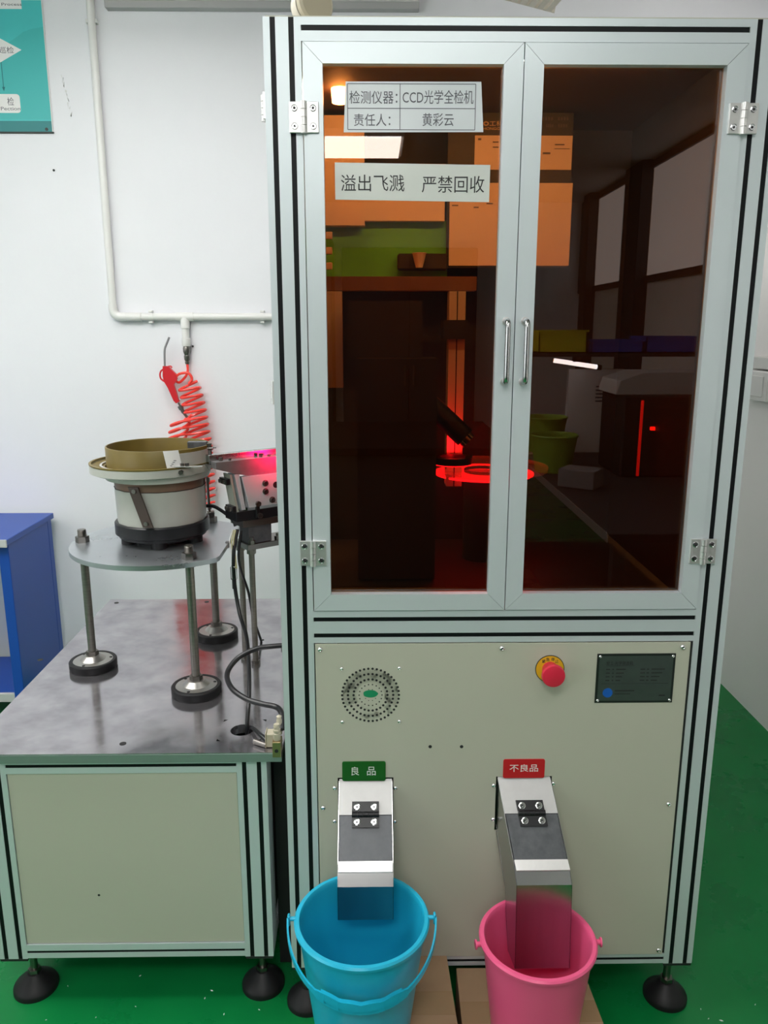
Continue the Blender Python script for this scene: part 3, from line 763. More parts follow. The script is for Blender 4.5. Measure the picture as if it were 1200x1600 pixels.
# ------------------------------------------------------------------ round plate stand
st = thing('feeder_stand', (-.365, .50, TZ), 'round steel plate on three threaded legs with rubber pads, on the cabinet', 'stand')
SZ0, SZ1 = .992, 1.004
cpts = []
R_ = .238
for k in range(72):
    a = 2*PI*k/72; x, y = -.363+R_*math.cos(a), .502+R_*math.sin(a)
    cpts.append((min(x, -.190), y))
MB().prism(cpts, 2, SZ0, SZ1).build('round_plate', PLATE2, st)
for (x, y) in ((-.574, .487), (-.259, .326), (-.279, .700)):
    leg = MB().cyl((x, y, TZ+.032), (x, y, 1.024), .0105, seg=18).build('leg', ROD, st)
    MB().lathe([(.061, 0), (.0625, .004), (.0625, .020), (.060, .023), (.052, .023), (.052, .017), (.0001, .017)], (x, y, TZ+.0003), 44).build('rubber_pad', RUBBER, leg)
    MB().lathe([(.0515, .0175), (.0515, .0225), (.034, .0245), (.021, .036), (.0001, .036)], (x, y, TZ), 36).build('pad_cup', CUP, leg)
    for a in (.3, 2.4, 4.5): MB().cyl((x+.046*math.cos(a), y+.046*math.sin(a), TZ+.0222), (x+.046*math.cos(a), y+.046*math.sin(a), TZ+.0240), .004, seg=10).build('pad_slot', BLACKM, leg)
    MB().hexa((x, y, TZ+.036), (x, y, TZ+.048), .0165).build('lock_nut', BOLT, leg)
    MB().hexa((x, y, SZ1), (x, y, SZ1+.016), .0175).build('top_nut', BOLT, leg)
    MB().cyl((x, y, SZ0-.006), (x, y, SZ0), .018, seg=20).build('washer', BOLT, leg)
    th_ = MB()
    for k in range(9): th_.lathe([(.0104, 0), (.0114, .0008), (.0104, .0016)], (x, y, SZ1+.018+k*.0016), 16)
    th_.build('thread', BOLT, leg)
    MB().cyl((x, y, 1.022), (x, y, SZ1+.034), .0104, seg=18).build('stud_end', BOLT, leg)

# ------------------------------------------------------------------ vibrating bowl feeder
BX, BY = -.367, .510
bf = thing('bowl_feeder', (BX, BY, SZ1), 'vibrating bowl feeder with olive-coated bowl on round drum and black base', 'feeder')
for k in range(5):
    a = 2*PI*k/5-PI/2+.12; x, y = BX+.088*math.cos(a), BY+.088*math.sin(a)
    MB().cyl((x, y, SZ1), (x, y, 1.036), .020, seg=20).build('rubber_foot', RUBBER, bf)
MB().lathe([(.075, 0), (.112, 0), (.112, .006), (.121, .010), (.121, .038), (.118, .041), (.0001, .041)], (BX, BY, 1.022), 56).build('base_ring', BLACKP, bf)
MB().cyl((BX, BY, SZ1), (BX, BY, 1.024), .066, seg=32).build('base_core', BLACKM, bf)
MB().lathe([(.1135, 0), (.1155, .090), (.0001, .090)], (BX, BY, 1.0625), 16).build('drum', BOWLW, bf, angle=60)
MB().lathe([(.1150, 0), (.1158, .022), (.0001, .022)], (BX, BY, 1.1530), 16).build('brown_band', BROWN, bf, angle=60)
MB().lathe([(.1145, 0), (.1165, 0), (.1165, .0012), (.1145, .0012)], (BX, BY, 1.1522), 16, closed=True).build('band_seam', BLACKM, bf, angle=12)
# leaf springs: flat bars crossing the drum at a slant
for ang in (-102, 18, 138):
    a = math.radians(ang); ca, sa = math.cos(a), math.sin(a); ta = Vector((-sa, ca, 0)); ra = Vector((ca, sa, 0))
    c0 = Vector((BX, BY, 1.168))+ra*.117-ta*.012; c1 = Vector((BX, BY, 1.068))+ra*.122+ta*.024
    wv = ta*.0135; tv = ra*.005
    q = [c0-wv, c0+wv, c1+wv, c1-wv]
    sp = MB().poly([q, [v+tv for v in q]]).build('leaf_spring', SPRING, bf)
    for c in (c0+(c1-c0)*.1, c0+(c1-c0)*.9): MB().hexa(c+tv, c+tv+ra*.004, .006).build('spring_bolt', BOLT, sp)
# bowl: flange, outer rim with the spiral track, inner cylinder
MB().lathe([(.110, 0), (.131, .002), (.134, .012), (.134, .019), (.0001, .019)], (BX-.004, BY, 1.1745), 56).build('bowl_flange', BOWLW, bf)
BCX = -.386
ow = MB(); seg = 72; loops = []
def rimz(a):     # rim lifts towards the outlet on the right
    d = (a-math.radians(-95)) % (2*PI); return 1.2130
for k in range(seg):
    a = 2*PI*k/seg; r = .1535; zt = rimz(a)
    loops.append([(r*.94, 1.190), (r, 1.194), (r, zt), (r-.006, zt), (r-.006, zt-.006), (r*.86, zt-.010), (r*.80, zt-.018), (r*.7, 1.196), (r*.7, 1.190)])
vs = []; fs = []; n = len(loops[0])
for k in range(seg):
    a = 2*PI*k/seg
    vs += [(BCX+r*math.cos(a), BY+r*math.sin(a), z) for r, z in loops[k]]
for k in range(seg):
    k2 = (k+1) % seg
    for i in range(n): fs.append([k*n+i, k2*n+i, k2*n+(i+1) % n, k*n+(i+1) % n])
ow._add(vs, fs); ow.build('bowl_rim', BOWLW, bf)
MB().lathe([(.1540, 0), (.1545, .0035), (.1480, .0040), (.1470, 0)], (BCX, BY, 1.2135), 72, closed=True).build('rim_edge', OLIVE, bf)
MB().lathe([(.1468, 0), (.1260, -.004), (.1150, -.004), (.1150, -.012), (.1468, -.010)], (BCX, BY, 1.2115), 72, closed=True).build('spiral_track', OLIVE, bf)
MB().lathe([(.1225, .0012), (.1280, .0012), (.1280, .0030), (.1225, .0030)], (BCX, BY, 1.2085), 72, closed=True).build('track_strip', STEELM, bf)
MB().lathe([(.1308, 0), (.1312, .058), (.1302, .060), (.1272, .060), (.1262, .056), (.1255, .012), (.100, .004), (.0001, .010), (.0001, 0)], (BX+.001, BY, 1.1985), 72).build('inner_cylinder', OLIVE, bf)
# outlet block at the right, with clamp screws and bracket
ob = MB()
pts = []
for k in range(9):
    a = math.radians(-58+k*9); pts.append((BX+.1345*math.cos(a), BY+.1345*math.sin(a)))
pin = [(BX+(x-BX)*.985, BY+(y-BY)*.985) for x, y in pts][::-1]
ob.prism(pts+pin, 2, 1.196, 1.250)
ob.build('outlet_guard', BOWLW, bf)
x, y = BX+.132*math.cos(math.radians(-5)), BY+.132*math.sin(math.radians(-5))
MB().box(x-.06, x-.01, y+.03, y+.05, 1.245, 1.262, .001).build('inner_plate', STEELD, bf)
cl = MB().box(x-.020, x+.014, y-.010, y+.006, 1.246, 1.252, .001).build('clamp', BOLT, bf)
MB().hexa((x+.004, y-.004, 1.252), (x+.004, y-.004, 1.263), .0065).hexa((x+.004, y-.004, 1.232), (x+.004, y-.004, 1.246), .0060).box(x+.010, x+.022, y-.006, y-.003, 1.250, 1.2525).build('clamp_bolt', BOLT, cl)
x, y = BX+.132*math.cos(math.radians(-52)), BY+.132*math.sin(math.radians(-52))
br = MB().box(x-.012, x+.055, y-.018, y-.004, 1.2185, 1.2205).box(x-.012, x-.010, y-.018, y-.004, 1.207, 1.2205).build('outlet_bracket', STEELM, bf)
for dx in (.006, .018): MB().hexa((x+dx, y-.010, 1.2205), (x+dx, y-.010, 1.2275), .0050).build('bracket_bolt', BOLT, br)
MB().hexa((x+.004, y-.024, 1.2065), (x+.004, y-.014, 1.2065), .0058).build('side_bolt', BOLT, br)
# paper tag on the inner cylinder
vs = []; fs = []
for k in range(6):
    a = math.radians(-67+k*3.2)
    for h in (1.213, 1.2595): 
        r = .1335+(.0010 if h > 1.25 else 0.004); sh = math.radians(-3.2) if h > 1.25 else 0
        vs.append((BX+r*math.cos(a+sh), BY+r*math.sin(a+sh), h))
for k in range(5): fs.append([2*k, 2*k+2, 2*k+3, 2*k+1])
tg = MB(); tg._add(vs, fs); tg._add([(v[0]*1, v[1]-.0005, v[2]) for v in vs], fs)
tg = tg.build('paper_tag', PAPER, bf)
tp2 = MB()
for k in range(4):
    a = math.radians(-63.5+k*1.5)
    p = Vector((BX+.1372*math.cos(a), BY+.1372*math.sin(a), 1.222+.004*k)); tp2.box(p.x-.004, p.x+.004, p.y-.0006, p.y, p.z, p.z+.0014)
tp2.build('tag_print', INKG, tg)

# ------------------------------------------------------------------ linear feeder on its own little stand
U = Vector((.81, .586, 0)).normalized(); V = Vector((U.y, -U.x, 0)); O = Vector((-.132, .49, 0))
XF = Matrix(((U.x, V.x, 0, O.x), (U.y, V.y, 0, O.y), (0, 0, 1, 0), (0, 0, 0, 1)))
lf = thing('linear_feeder', (-.10, .53, TZ), 'linear vibrating feeder track leading from the bowl into the machine', 'feeder')
def LB(): return MB(XF)
S1 = .20
TRACK = mat('track_steel', (.30, .30, .31), .42, .7, noise=.08, nscale=40)
MB(XF).prism([(-.090, 1.2045), (-.090, 1.2220), (S1, 1.2220), (S1, 1.1740), (-.005, 1.1790), (-.045, 1.1900)], 1, -.030, 0).build('track', TRACK, lf)
LB().box(-.094, S1, -.052, -.031, 1.212, 1.237, .0008).build('track_cover', STEEL, lf)
for s in (-.068, .045, .13):
    LB().hexa((s, -.018, 1.222), (s, -.018, 1.231), .0052).build('cover_screw', BOLT, lf)
    LB().hexa((s+.022, -.012, 1.222), (s+.022, -.012, 1.2275), .0042).build('cover_screw', BOLT, lf)
pl = LB().prism([(-.022, 1.1780), (-.004, 1.0955), (S1-.04, 1.0955), (S1-.04, 1.1780)], 1, .001, .005).build('side_plate', ALUD, lf)
LB().box(-.012, S1-.045, -.044, .0005, 1.10, 1.172).build('drive_body', GREYW, lf)
LB().cyl((.0755, .0048, 1.147), (.0755, .0054, 1.147), .0085, seg=20).build('plate_hole', BLACKM, lf)
for s, z in ((.044, 1.155), (.044, 1.133), (.063, 1.108), (.115, 1.155), (.115, 1.133)):
    LB().lathe([(.0085, 0), (.0085, .0015), (.0062, .002), (.0062, .007), (.0030, .007), (.0028, .004), (.0001, .004)], (s, .005, z), 18, (0, 1, 0)).build('side_bolt', BOLT, pl)
# slanted leaf spring with clamps at the free end
LB().poly([[(-.052, -.042, 1.186), (-.046, -.042, 1.186), (-.046, -.004, 1.186), (-.052, -.004, 1.186)], [(-.036, -.042, 1.082), (-.030, -.042, 1.082), (-.030, -.004, 1.082), (-.036, -.004, 1.082)]]).build('leaf_spring', GRNPLT, lf)
LB().poly([[(-.040, -.040, 1.186), (-.026, -.040, 1.186), (-.026, -.002, 1.186), (-.040, -.002, 1.186)], [(-.022, -.040, 1.090), (-.012, -.040, 1.090), (-.012, -.002, 1.090), (-.022, -.002, 1.090)]]).build('spring_block', ALUD, lf)
for s, z in ((-.056, 1.168), (-.042, 1.094)):
    k = LB().box(s-.007, s+.004, -.044, -.002, z-.008, z+.008, .001).build('spring_clamp', BLACKP, lf)
    for v in (-.034, -.012): LB().hexa((s-.012, v, z), (s-.007, v, z), .0060).build('clamp_bolt', BOLT, k)
# black base with bolt lugs, steel plates, spacer block, rods
LB().box(-.040, S1-.045, -.066, -.001, 1.060, 1.086, .001).build('black_base', BLACKP, lf)
LB().box(.014, .026, .0004, .006, 1.064, 1.110, .002).build('bolt_lug', BLACKP, lf)
for s, z in ((.020, 1.103), (.024, 1.071)): LB().lathe([(.0072, 0), (.0072, .006), (.0030, .006), (.0028, .003), (.0001, .003)], (s, .006, z), 16, (0, 1, 0)).build('lug_bolt', BOLT, lf)
for s in (-.030, -.008): LB().hexa((s, -.012, 1.086), (s, -.012, 1.094), .0070).build('base_bolt', CHROME, lf)
LB().box(-.022, .15, -.074, 0, 1.042, 1.060, .0008).build('upper_plate', BOLT, lf)
LB().box(-.004, .064, -.060, -.006, .994, 1.042, .0008).build('spacer_block', STEELD, lf)
LB().box(-.012, .15, -.078, .001, .979, .994, .0008).build('lower_plate', BOLT, lf)
for s, v in ((-.004, -.006), (-.002, -.066), (.075, -.008)): 
    LB().hexa((s+.008, v, .994), (s+.008, v, 1.004), .0092).cyl((s+.008, v, 1.004), (s+.008, v, 1.012), .005).build('plate_nut', BOLT, lf)
for s, v in ((.005, -.012), (-.002, -.060), (.125, -.012), (.125, -.060)):
    r_ = LB().cyl((s, v, TZ), (s, v, .979), .0078, seg=16).build('support_rod', ROD, lf)
    LB().hexa((s, v, TZ), (s, v, TZ+.011), .0125).hexa((s, v, .966), (s, v, .979), .0125).build('rod_nut', BOLT, r_)
# clear guide film at the hand-over
q = [XF @ Vector(p) for p in ((-.120, -.004, 1.222), (-.092, -.004, 1.219), (-.092, .004, 1.196), (-.106, .004, 1.199))]
MB().poly([q, [v+Vector((0, .001, 0)) for v in q]]).build('clear_guide', CLEAR, lf)

# ------------------------------------------------------------------ cables and pneumatics on the cabinet
def cable(name, pts, r, m, lab, cat='cable', n=10, seg=10):
    return tag(MB().tube(spline(pts, n), r, seg).build(name, m), lab, cat)
cable('feeder_cable', [(-.262, .555, 1.085), (-.235, .54, 1.086), (-.205, .535, 1.068), (-.185, .53, 1.050), (-.178, .525, 1.036), (-.17, .50, 1.0)][:5], .0048, BLACKP, 'black cable arching from bowl feeder drum to linear feeder')
hcz = TZ
cable('power_cable', [(-.168, .492, 1.035), (-.176, .47, .98), (-.178, .47, .90), (-.165, .45, .82), (-.140, .40, .77), (-.120, .30, .735), (-.106, .20, .70), (-.104, .150, .665), (-.105, .142, .63)], .0050, BLACKP, 'thick black cable dropping from linear feeder into the hole in the steel top')
cable('thin_cable', [(-.160, .50, 1.03), (-.166, .485, .95), (-.150, .52, .85), (-.150, .58, .76), (-.142, .652, .662), (-.142, .660, .654)], .0036, BLACKP, 'thin black cable running down beside the two support rods')
# air loop from the machine round to the valve
pts = []
for px, py, z in ((443, 1009, .80), (425, 1010, .795), (400, 1014, .785), (372, 1028, .765), (355, 1052, .745), (362, 1075, .735), (385, 1092, .725), (410, 1100, .722), (432, 1105, .72), (440, 1116, .716), (440.5, 1140, .695)):
    pts.append(P(px, py, 2, z))
pts[0] = Vector((.012, pts[1].y, .80))
cable('air_tube', pts, .0064, BLACKP, 'black air tube looping out of the machine to the brass valve')
# brass valve block with ivory fittings, at the front right corner of the top
vb = thing('air_valve', (-.010, .045, .620), 'brass air valve with ivory push fittings at the corner of the steel top', 'valve')
vy = .024
a, b = P(426, 1184, 1, vy), P(438.5, 1160, 1, vy)
MB().box(a.x, b.x, vy, vy+.03, a.z, b.z, .001).build('valve_body', BRASS, vb)
c = P(432, 1173.5, 1, vy); MB().cyl((c.x, vy-.0005, c.z), (c.x, vy, c.z), .0042, seg=16).build('valve_port', BLACKM, vb)
zc = b.z; xc = (a.x+b.x)/2
MB().lathe([(.0075, 0), (.0085, .004), (.0085, .016), (.0070, .017), (.0070, .020), (.0082, .021), (.0082, .025), (.0060, .026), (.0060, .030), (.0072, .031), (.0060, .037), (.0001, .037)], (xc, vy+.012, zc), 20).build('push_fitting', IVORY, vb)
MB().lathe([(.0062, 0), (.0062, .034), (.0050, .036), (.0050, .041), (.0060, .042), (.0001, .046)], (xc+.003, vy+.034, zc+.002), 18).build('push_fitting', IVORY, vb)
MB().box(xc-.026, xc-.006, vy+.024, vy+.050, TZ+.002, TZ+.034, .002).build('cable_plug', IVORY, vb)
MB().box(xc-.0275, xc-.0255, vy+.022, vy+.052, TZ+.001, TZ+.036, .0008).build('plug_collar', IVORY, vb)
for k, (dy, dz) in enumerate(((.030, .012), (.036, .020), (.042, .014))):
    e = Vector((xc-.027, vy+dy, TZ+dz)); s_ = Vector((HC.x+.014, HC.y-.002+.006*k, TZ-.010))
    cable('plug_wire', [s_, (HC.x+.022, HC.y-.006+.005*k, TZ+.006), (s_+e)/2+Vector((.008, -.012, .012)), e], .0022, BLACKP,
          ('lowest thin wire from the hole to the ivory plug', 'upper thin wire from the hole to the ivory plug', 'rear thin wire from the hole to the ivory plug')[k])
p = P(406, 1160, 2, TZ+.006)
tag(MB().cyl((p.x-.012, p.y+.004, TZ+.0066), (p.x+.016, p.y-.014, TZ+.0066), .0065, .0055, seg=16).build('steel_pin', BOLT), 'loose steel pin lying beside the cable hole', 'pin')
# yellow wires and plug hanging under the linear feeder
wp = thing('wire_connector', (-.175, .470, .88), 'clear wire connector with yellow wires hanging beside the support rods', 'connector')
for k in range(3):
    MB().tube(spline([(-.178+.004*k, .476, 1.038), (-.186+.005*k, .472, 1.005), (-.180+.004*k, .470, .965), (-.176+.003*k, .469, .935)], 8), .0018, 6).build('wire', WIREY if k else PAPER, wp)
MB().box(-.186, -.170, .462, .474, .905, .942, .002).build('connector_shell', CLEAR, wp)
MB().box(-.197, -.188, .468, .478, .99, 1.008, .001).build('wire_clip', GREYW, wp)
MB().cyl((-.178, .468, .880), (-.178, .468, .906), .0058, seg=12).build('cable_end', BLACKP, wp)

# ------------------------------------------------------------------ air line on the back wall
PYW = 1.880; PR = .0148
ap = thing('air_pipe', (-.60, PYW, 1.60), 'white plastic air pipe running down and across the back wall', 'pipe')
vxp = P(175, 460, 1, PYW).x; hz = P(300, 495, 1, PYW).z
pp = [(vxp, PYW, ZC), (vxp, PYW, hz+.05)]
MB().cyl((vxp, PYW, hz+.045), (vxp, PYW, ZC-.002), PR, seg=20).build('vertical_pipe', PVC, ap)
el = [(vxp, PYW, hz+.05), (vxp, PYW, hz+.03)]
for k in range(1, 7): el.append((vxp+.03*(1-math.cos(k/6*PI/2)), PYW, hz+.03-.03*math.sin(k/6*PI/2)))
el.append((vxp+.05, PYW, hz))
MB().tube(el, PR*1.22, 18).build('elbow', PVC, ap)
MB().cyl((vxp+.04, PYW, hz), (.20, PYW, hz), PR, seg=20).build('horizontal_pipe', PVC, ap)
MB().cyl((vxp+.05, PYW, hz), (vxp+.115, PYW, hz), PR*1.18, seg=20).build('sleeve', PVC, ap)
tx = P(289, 500, 1, PYW).x
MB().cyl((tx-.036, PYW, hz), (tx+.036, PYW, hz), PR*1.22, seg=20).build('tee', PVC, ap)
zz = P(290, 541, 1, PYW).z
MB().lathe([(PR*1.15, 0), (PR*1.28, .004), (PR*1.28, .030), (PR*1.05, .034), (PR*1.05, .070), (PR*1.28, .074), (PR*1.28, .115), (PR*1.1, hz-zz)], (tx, PYW, zz), 24).build('drop_pipe', PVC, ap)
for px, py in ((236, 498), (410, 498)):
    x = P(px, py, 1, PYW).x
    k = MB().cyl((x-.009, PYW, hz), (x+.009, PYW, hz), PR*1.10, seg=18).build('pipe_clip', PVC, ap)
    MB().box(x-.008, x+.008, PYW-.006, YB-.002, hz-.026, hz-.018, .001).box(x-.008, x+.008, PYW-.006, YB-.002, hz+.018, hz+.026, .001).build('clip_tab', PVC, k)
x, z = P(143, 33, 1, PYW).x, P(143, 33, 1, PYW).z
MB().box(vxp-.022, vxp+.022, PYW-.005, YB-.002, z-.007, z+.007, .001).build('pipe_clip', PVC, ap)
zq = P(291, 569, 1, PYW).z
tag(MB().lathe([(.0080, 0), (.0095, .004), (.0095, .010), (.0075, .012), (.0115, .018), (.0125, .034), (.0100, .038), (.0130, .046), (.0150, .052), (.0150, .066), (.0120, zz-zq)], (tx, PYW, zq), 20).build('quick_coupler', BOLT, ap))
# coiled red hose
HXc = P(290, 600, 1, 1.855).x
pts = [(tx, PYW, zq+.004), (tx, PYW-.002, zq-.03), (tx-.012, PYW-.008, zq-.055), (tx-.035, 1.862, zq-.075), (tx-.048, 1.852, zq-.062), (tx-.030, 1.846, zq-.040), (tx+.008, 1.848, zq-.036), (tx+.022, 1.852, zq-.060), (tx+.006, 1.850, zq-.082)]
hp_ = spline(pts, 8)
z_s = P(290, 600, 1, 1.85).z; z_e = P(318, 790, 1, 1.85).z
turns = 17; N = turns*26
for k in range(N):
    t = k/N; a = t*turns*2*PI+.6
    z = z_s+(z_e-z_s)*t; cx = HXc+.012+.040*min(1, t/.5)+.004*math.sin(t*9)
    r = .042+.006*math.sin(t*3)
    hp_.append(Vector((cx+r*math.cos(a), 1.852+.024*math.sin(a), z+.013*math.cos(a))))
ho = tag(MB().tube(hp_, .0056, 8).build('coiled_hose', HOSE), 'red coiled air hose hanging from the wall coupler', 'hose')
# second bundle of loops slung towards the gun
pts = []
a0 = P(283, 655, 1, 1.835)
for k in range(9*22):
    t = k/(9*22); a = t*9*2*PI
    pts.append(Vector((a0.x+.004-.030*min(1, t*2.4)+.042*math.cos(a), 1.822+.020*math.sin(a), a0.z+.004-.26*t+.018*math.cos(a+.5))))
tag(MB().tube(pts, .0056, 8).build('hose_loops', HOSE), 'loose lower loops of red hose leaning left above the bowl', 'hose')
# air gun
GY = 1.845
ag = thing('air_gun', (P(265, 600, 1, GY).x, GY, P(265, 640, 1, GY).z), 'red air blow gun with bent grey nozzle hanging upside down on the wall', 'air gun')
g = lambda px, py, dy=0: P(px, py, 1, GY+dy)
MB().tube(spline([g(257.5, 574), g(257, 555), g(257.5, 545), g(260, 538), g(264.5, 527)], 6), .0042, 10).build('nozzle', GREYW, ag)
outl = [(255, 572), (262, 572), (266, 575), (275, 584), (277, 592), (272, 601), (275, 610), (279, 624), (281, 627), (276, 630), (272, 626), (263, 606), (257, 596), (255, 588)]
q0 = [g(a, b) for a, b in outl]
MB().poly([[v+Vector((0, -.010, 0)) for v in q0], [v+Vector((0, .010, 0)) for v in q0]]).build('gun_body', REDP, ag)
MB().tube(spline([g(261, 574), g(264, 572.5), g(267, 572.5), g(268.5, 575)], 5), .0034, 8).build('hook', REDP, ag)
MB().tube(spline([g(255, 577), g(251.5, 580), g(250, 585), g(251, 591), g(254, 594), g(257, 596)], 6), .0036, 8).build('trigger', REDP, ag)
e0, e1, e2, e3 = g(278.5, 629), g(281, 634), g(287, 645), g(294, 654)
MB().cyl(e0, e1, .004, seg=12).cyl(e1, (Vector(e1)+Vector(e2))/2, .011, seg=16).cyl((Vector(e1)+Vector(e2))/2, e2, .008, seg=16).cyl(e2, e3, .0065, .005, seg=14).build('gun_coupler', BOLT, ag)

# ------------------------------------------------------------------ buckets and boxes
def bucket(name, cx, cy, z0, h, rt, rb, m, label, ears=True, earang=0):
    t = thing(name, (cx, cy, z0), label, 'bucket')
    th = .0025
    MB().lathe([(.0001, 0), (rb-.004, 0), (rb, .004), (rt-.008, h-.012), (rt-.001, h-.010), (rt, h-.004), (rt-.003, h), (rt-.010, h), (rt-.0125, h-.004), (rt-.008-th*1.6, h-.014), (rb-th, .006), (.0001, .006)], (cx, cy, z0), 72).build('pail', m, t)
    return t
blue_z0, blue_h, blue_r = .1555, .2515, .135
bk = bucket('plastic_bucket', .164, -.176, blue_z0, blue_h, blue_r, .098, BLUEB, 'bright blue plastic bucket with carrying handle under the left chute')
zr = blue_z0+blue_h-.004
for s in (-1, 1):
    e = MB().cyl((.164+s*(blue_r-.004), -.176, zr), (.164+s*(blue_r+.012), -.176, zr), .0045, seg=12).build('ear', BLUEB, bk)
    MB().box(.164+s*(blue_r+.008), .164+s*(blue_r+.013), -.182, -.170, zr-.014, zr+.010, .002).build('ear_plate', BLUEB, bk)
# bail: half ring hinged at the ears, hanging down the front
def bail_pt(a, R=.1475):
    # a from 0 (right ear) to pi (left ear); swung forward and hanging below the rim
    return Vector((.164+math.cos(a)*R, -.176-math.sin(a)*.138, zr-math.sin(a)**1.0*.082))
ang = [PI*k/64 for k in range(65)]
path = [bail_pt(a) for a in ang]
bm_ = MB()
wv_ = .0058
loops = []
for k, p in enumerate(path):
    d = (path[min(k+1, 64)]-path[max(k-1, 0)]).normalized()
    out_ = Vector((p.x-.164, (p.y+.176), 0)).normalized(); side = d.cross(out_).normalized(); out_ = side.cross(d).normalized()
    wk = wv_*(1.0 if k < 20 or k > 44 else 1.7)
    loops.append([p+side*wk+out_*.0018, p+side*wk-out_*.0018, p-side*wk-out_*.0018, p-side*wk+out_*.0018])
bm_.poly(loops); hd = bm_.build('bail_handle', BLUEB, bk)
# finger grip ribs on the underside of the grip
gr = MB()
for k in range(22, 44, 4):
    p = path[k]; gr.box(p.x-.001, p.x+.001, p.y-.005, p.y+.004, p.z-.007, p.z+.012)
gr.build('grip_rib', BLUEB, hd)
gm = MB(); gl = []
for k in range(21, 44):
    p = path[k]; s_ = .014+.003*abs(math.sin((k-21)/22*PI*4))
    gl.append([p+Vector((0, -.005, 0)), p+Vector((0, -.005, s_)), p+Vector((0, .004, s_)), p+Vector((0, .004, 0))])
gm.poly(gl); gm.build('grip_wall', BLUEB, hd)

pz0, ph, pr = .1262, .2238, .1185
pk = bucket('plastic_bucket', .520, -.168, pz0, ph, pr, .088, PINKB, 'pink plastic bucket without handle under the right chute')
zr2 = pz0+ph-.010
for s, a in ((-1, .08), (1, -.06)):
    dx, dy = s*math.cos(a), math.sin(a)*s*1.0
    b0 = Vector((.520, -.168, zr2))+Vector((dx, dy, 0))*(pr-.004); b1 = Vector((.520, -.168, zr2))+Vector((dx, dy, 0))*(pr+.010)
    e = MB().cyl(b0, b1, .0055, seg=14).cyl(b1-Vector((dx, dy, 0))*.003, b1, .0095, seg=18).build('ear', PINKB, pk)
def carton(name, q, z1, lab):
    """q: plan corners back-left, back-right, front-right, front-left"""
    t = thing(name, ((q[0][0]+q[2][0])/2, (q[0][1]+q[2][1])/2, 0), lab, 'box')
    MB().poly([[Vector((x, y, .0005)) for x, y in q], [Vector((x, y, z1-.003)) for x, y in q]]).build('carton_body', CARD, t)
    # two lid flaps meeting on a seam, tape across it
    ym = [((q[0][1]+q[3][1])/2), ((q[1][1]+q[2][1])/2)]
    def mid(a, b, f): return (a[0]+(b[0]-a[0])*f, a[1]+(b[1]-a[1])*f)
    fb = [q[0], q[1], mid(q[1], q[2], .36), mid(q[0], q[3], .36)]; ff = [mid(q[0], q[3], .368), mid(q[1], q[2], .368), q[2], q[3]]
    for f in (fb, ff): MB().poly([[Vector((x, y, z1-.003)) for x, y in f], [Vector((x, y, z1)) for x, y in f]]).build('lid_flap', CARD, t)
    tp_ = [mid(q[0], q[3], .28), mid(q[1], q[2], .28), mid(q[1], q[2], .45), mid(q[0], q[3], .45)]
    MB().poly([[Vector((x, y, z1)) for x, y in tp_], [Vector((x, y, z1+.0003)) for x, y in tp_]]).build('tape', TAPE, t)
    return t
def flo(px, py, z): v = P(px, py, 2, z); return (v.x, v.y)
b1_ = .155
r1, r2 = flo(697.5, 1491, b1_), flo(715, 1600, b1_)
carton('cardboard_box', [(.088, r1[1]-.004), (r1[0], r1[1]-.004), (r1[0]+(r2[0]-r1[0])*1.9, r1[1]-.36), (.075, r1[1]-.36)], b1_, 'taller brown cardboard box under the blue bucket')
b2_ = .1255
s1, s2, s3, s4 = flo(713, 1513, b2_), flo(722, 1600, b2_), flo(915, 1521, b2_), flo(940, 1600, b2_)
yb2 = min(s1[1], -.006)
carton('cardboard_box', [(s1[0], yb2), (s3[0]-.004, yb2), (s4[0]+.012, yb2-.33), (s2[0]-.004, yb2-.33)], b2_, 'lower brown cardboard box under the pink bucket')

# ------------------------------------------------------------------ wall things
po = thing('wall_poster', (P(40, 205, 1, YB).x, YB, P(40, 205, 1, YB).z), 'teal process flow poster with dark lower band on back wall', 'poster')
py_ = YB-.004
pxr, pzb = P(82, 207, 1, py_).x, P(82, 206, 1, py_).z
MB().box(pxr-1.1, pxr, py_, YB-.0005, pzb, ZC-.02).build('poster_sheet', TEAL, po)
MB().box(pxr-1.1, pxr, py_-.0006, py_-.0001, pzb, P(40, 189, 1, py_).z).build('dark_band', TEALD, po)
MB().box(pxr-1.1, pxr+.006, py_-.003, YB-.0005, pzb-.006, pzb, .001).build('bottom_rail', NAMEB, po)
MB().box(pxr, pxr+.004, py_-.001, YB-.0005, pzb, ZC-.02).build('edge_strip', TRIMW, po)
sh = MB(); base_ = [P(67, 42, 1, py_), P(50, 45, 1, py_), P(36, 50, 1, py_), P(26, 58, 1, py_), P(14, 66, 1, py_), P(0, 76, 1, py_)]
outl = [(v.x, v.z) for v in base_]+[(pxr-.9, base_[-1].z-.2), (pxr-.9, P(40, 187, 1, py_).z), (pxr-.0005, P(40, 187, 1, py_).z), (pxr-.0005, base_[0].z)]
sh.prism(outl[::-1], 1, py_-.0004, py_-.0001); sh.build('printed_shape', TEAL2, po)
yp = py_-.0009
a, b = P(34, 14, 1, yp), P(34, -30, 1, yp); MB().box(a.x-.55, a.x, yp, yp+.0004, a.z, b.z).build('text_box', PAPER, po)
tip = P(33.5, 78, 1, yp); up = P(0, 60, 1, yp); hgt = (up.z-tip.z)/(tip.x-up.x)
MB().prism([(tip.x, tip.z), (tip.x-.20, tip.z+.20*hgt), (tip.x-.40, tip.z), (tip.x-.20, tip.z-.20*hgt)], 1, yp, yp+.0004).build('flow_diamond', PAPER, po)
a, b = P(33, 176.5, 1, yp), P(31, 147, 1, yp)
MB().prism(rrect(a.x-.40, a.x, a.z, b.z, .012), 1, yp, yp+.0004).build('text_box', PAPER, po)
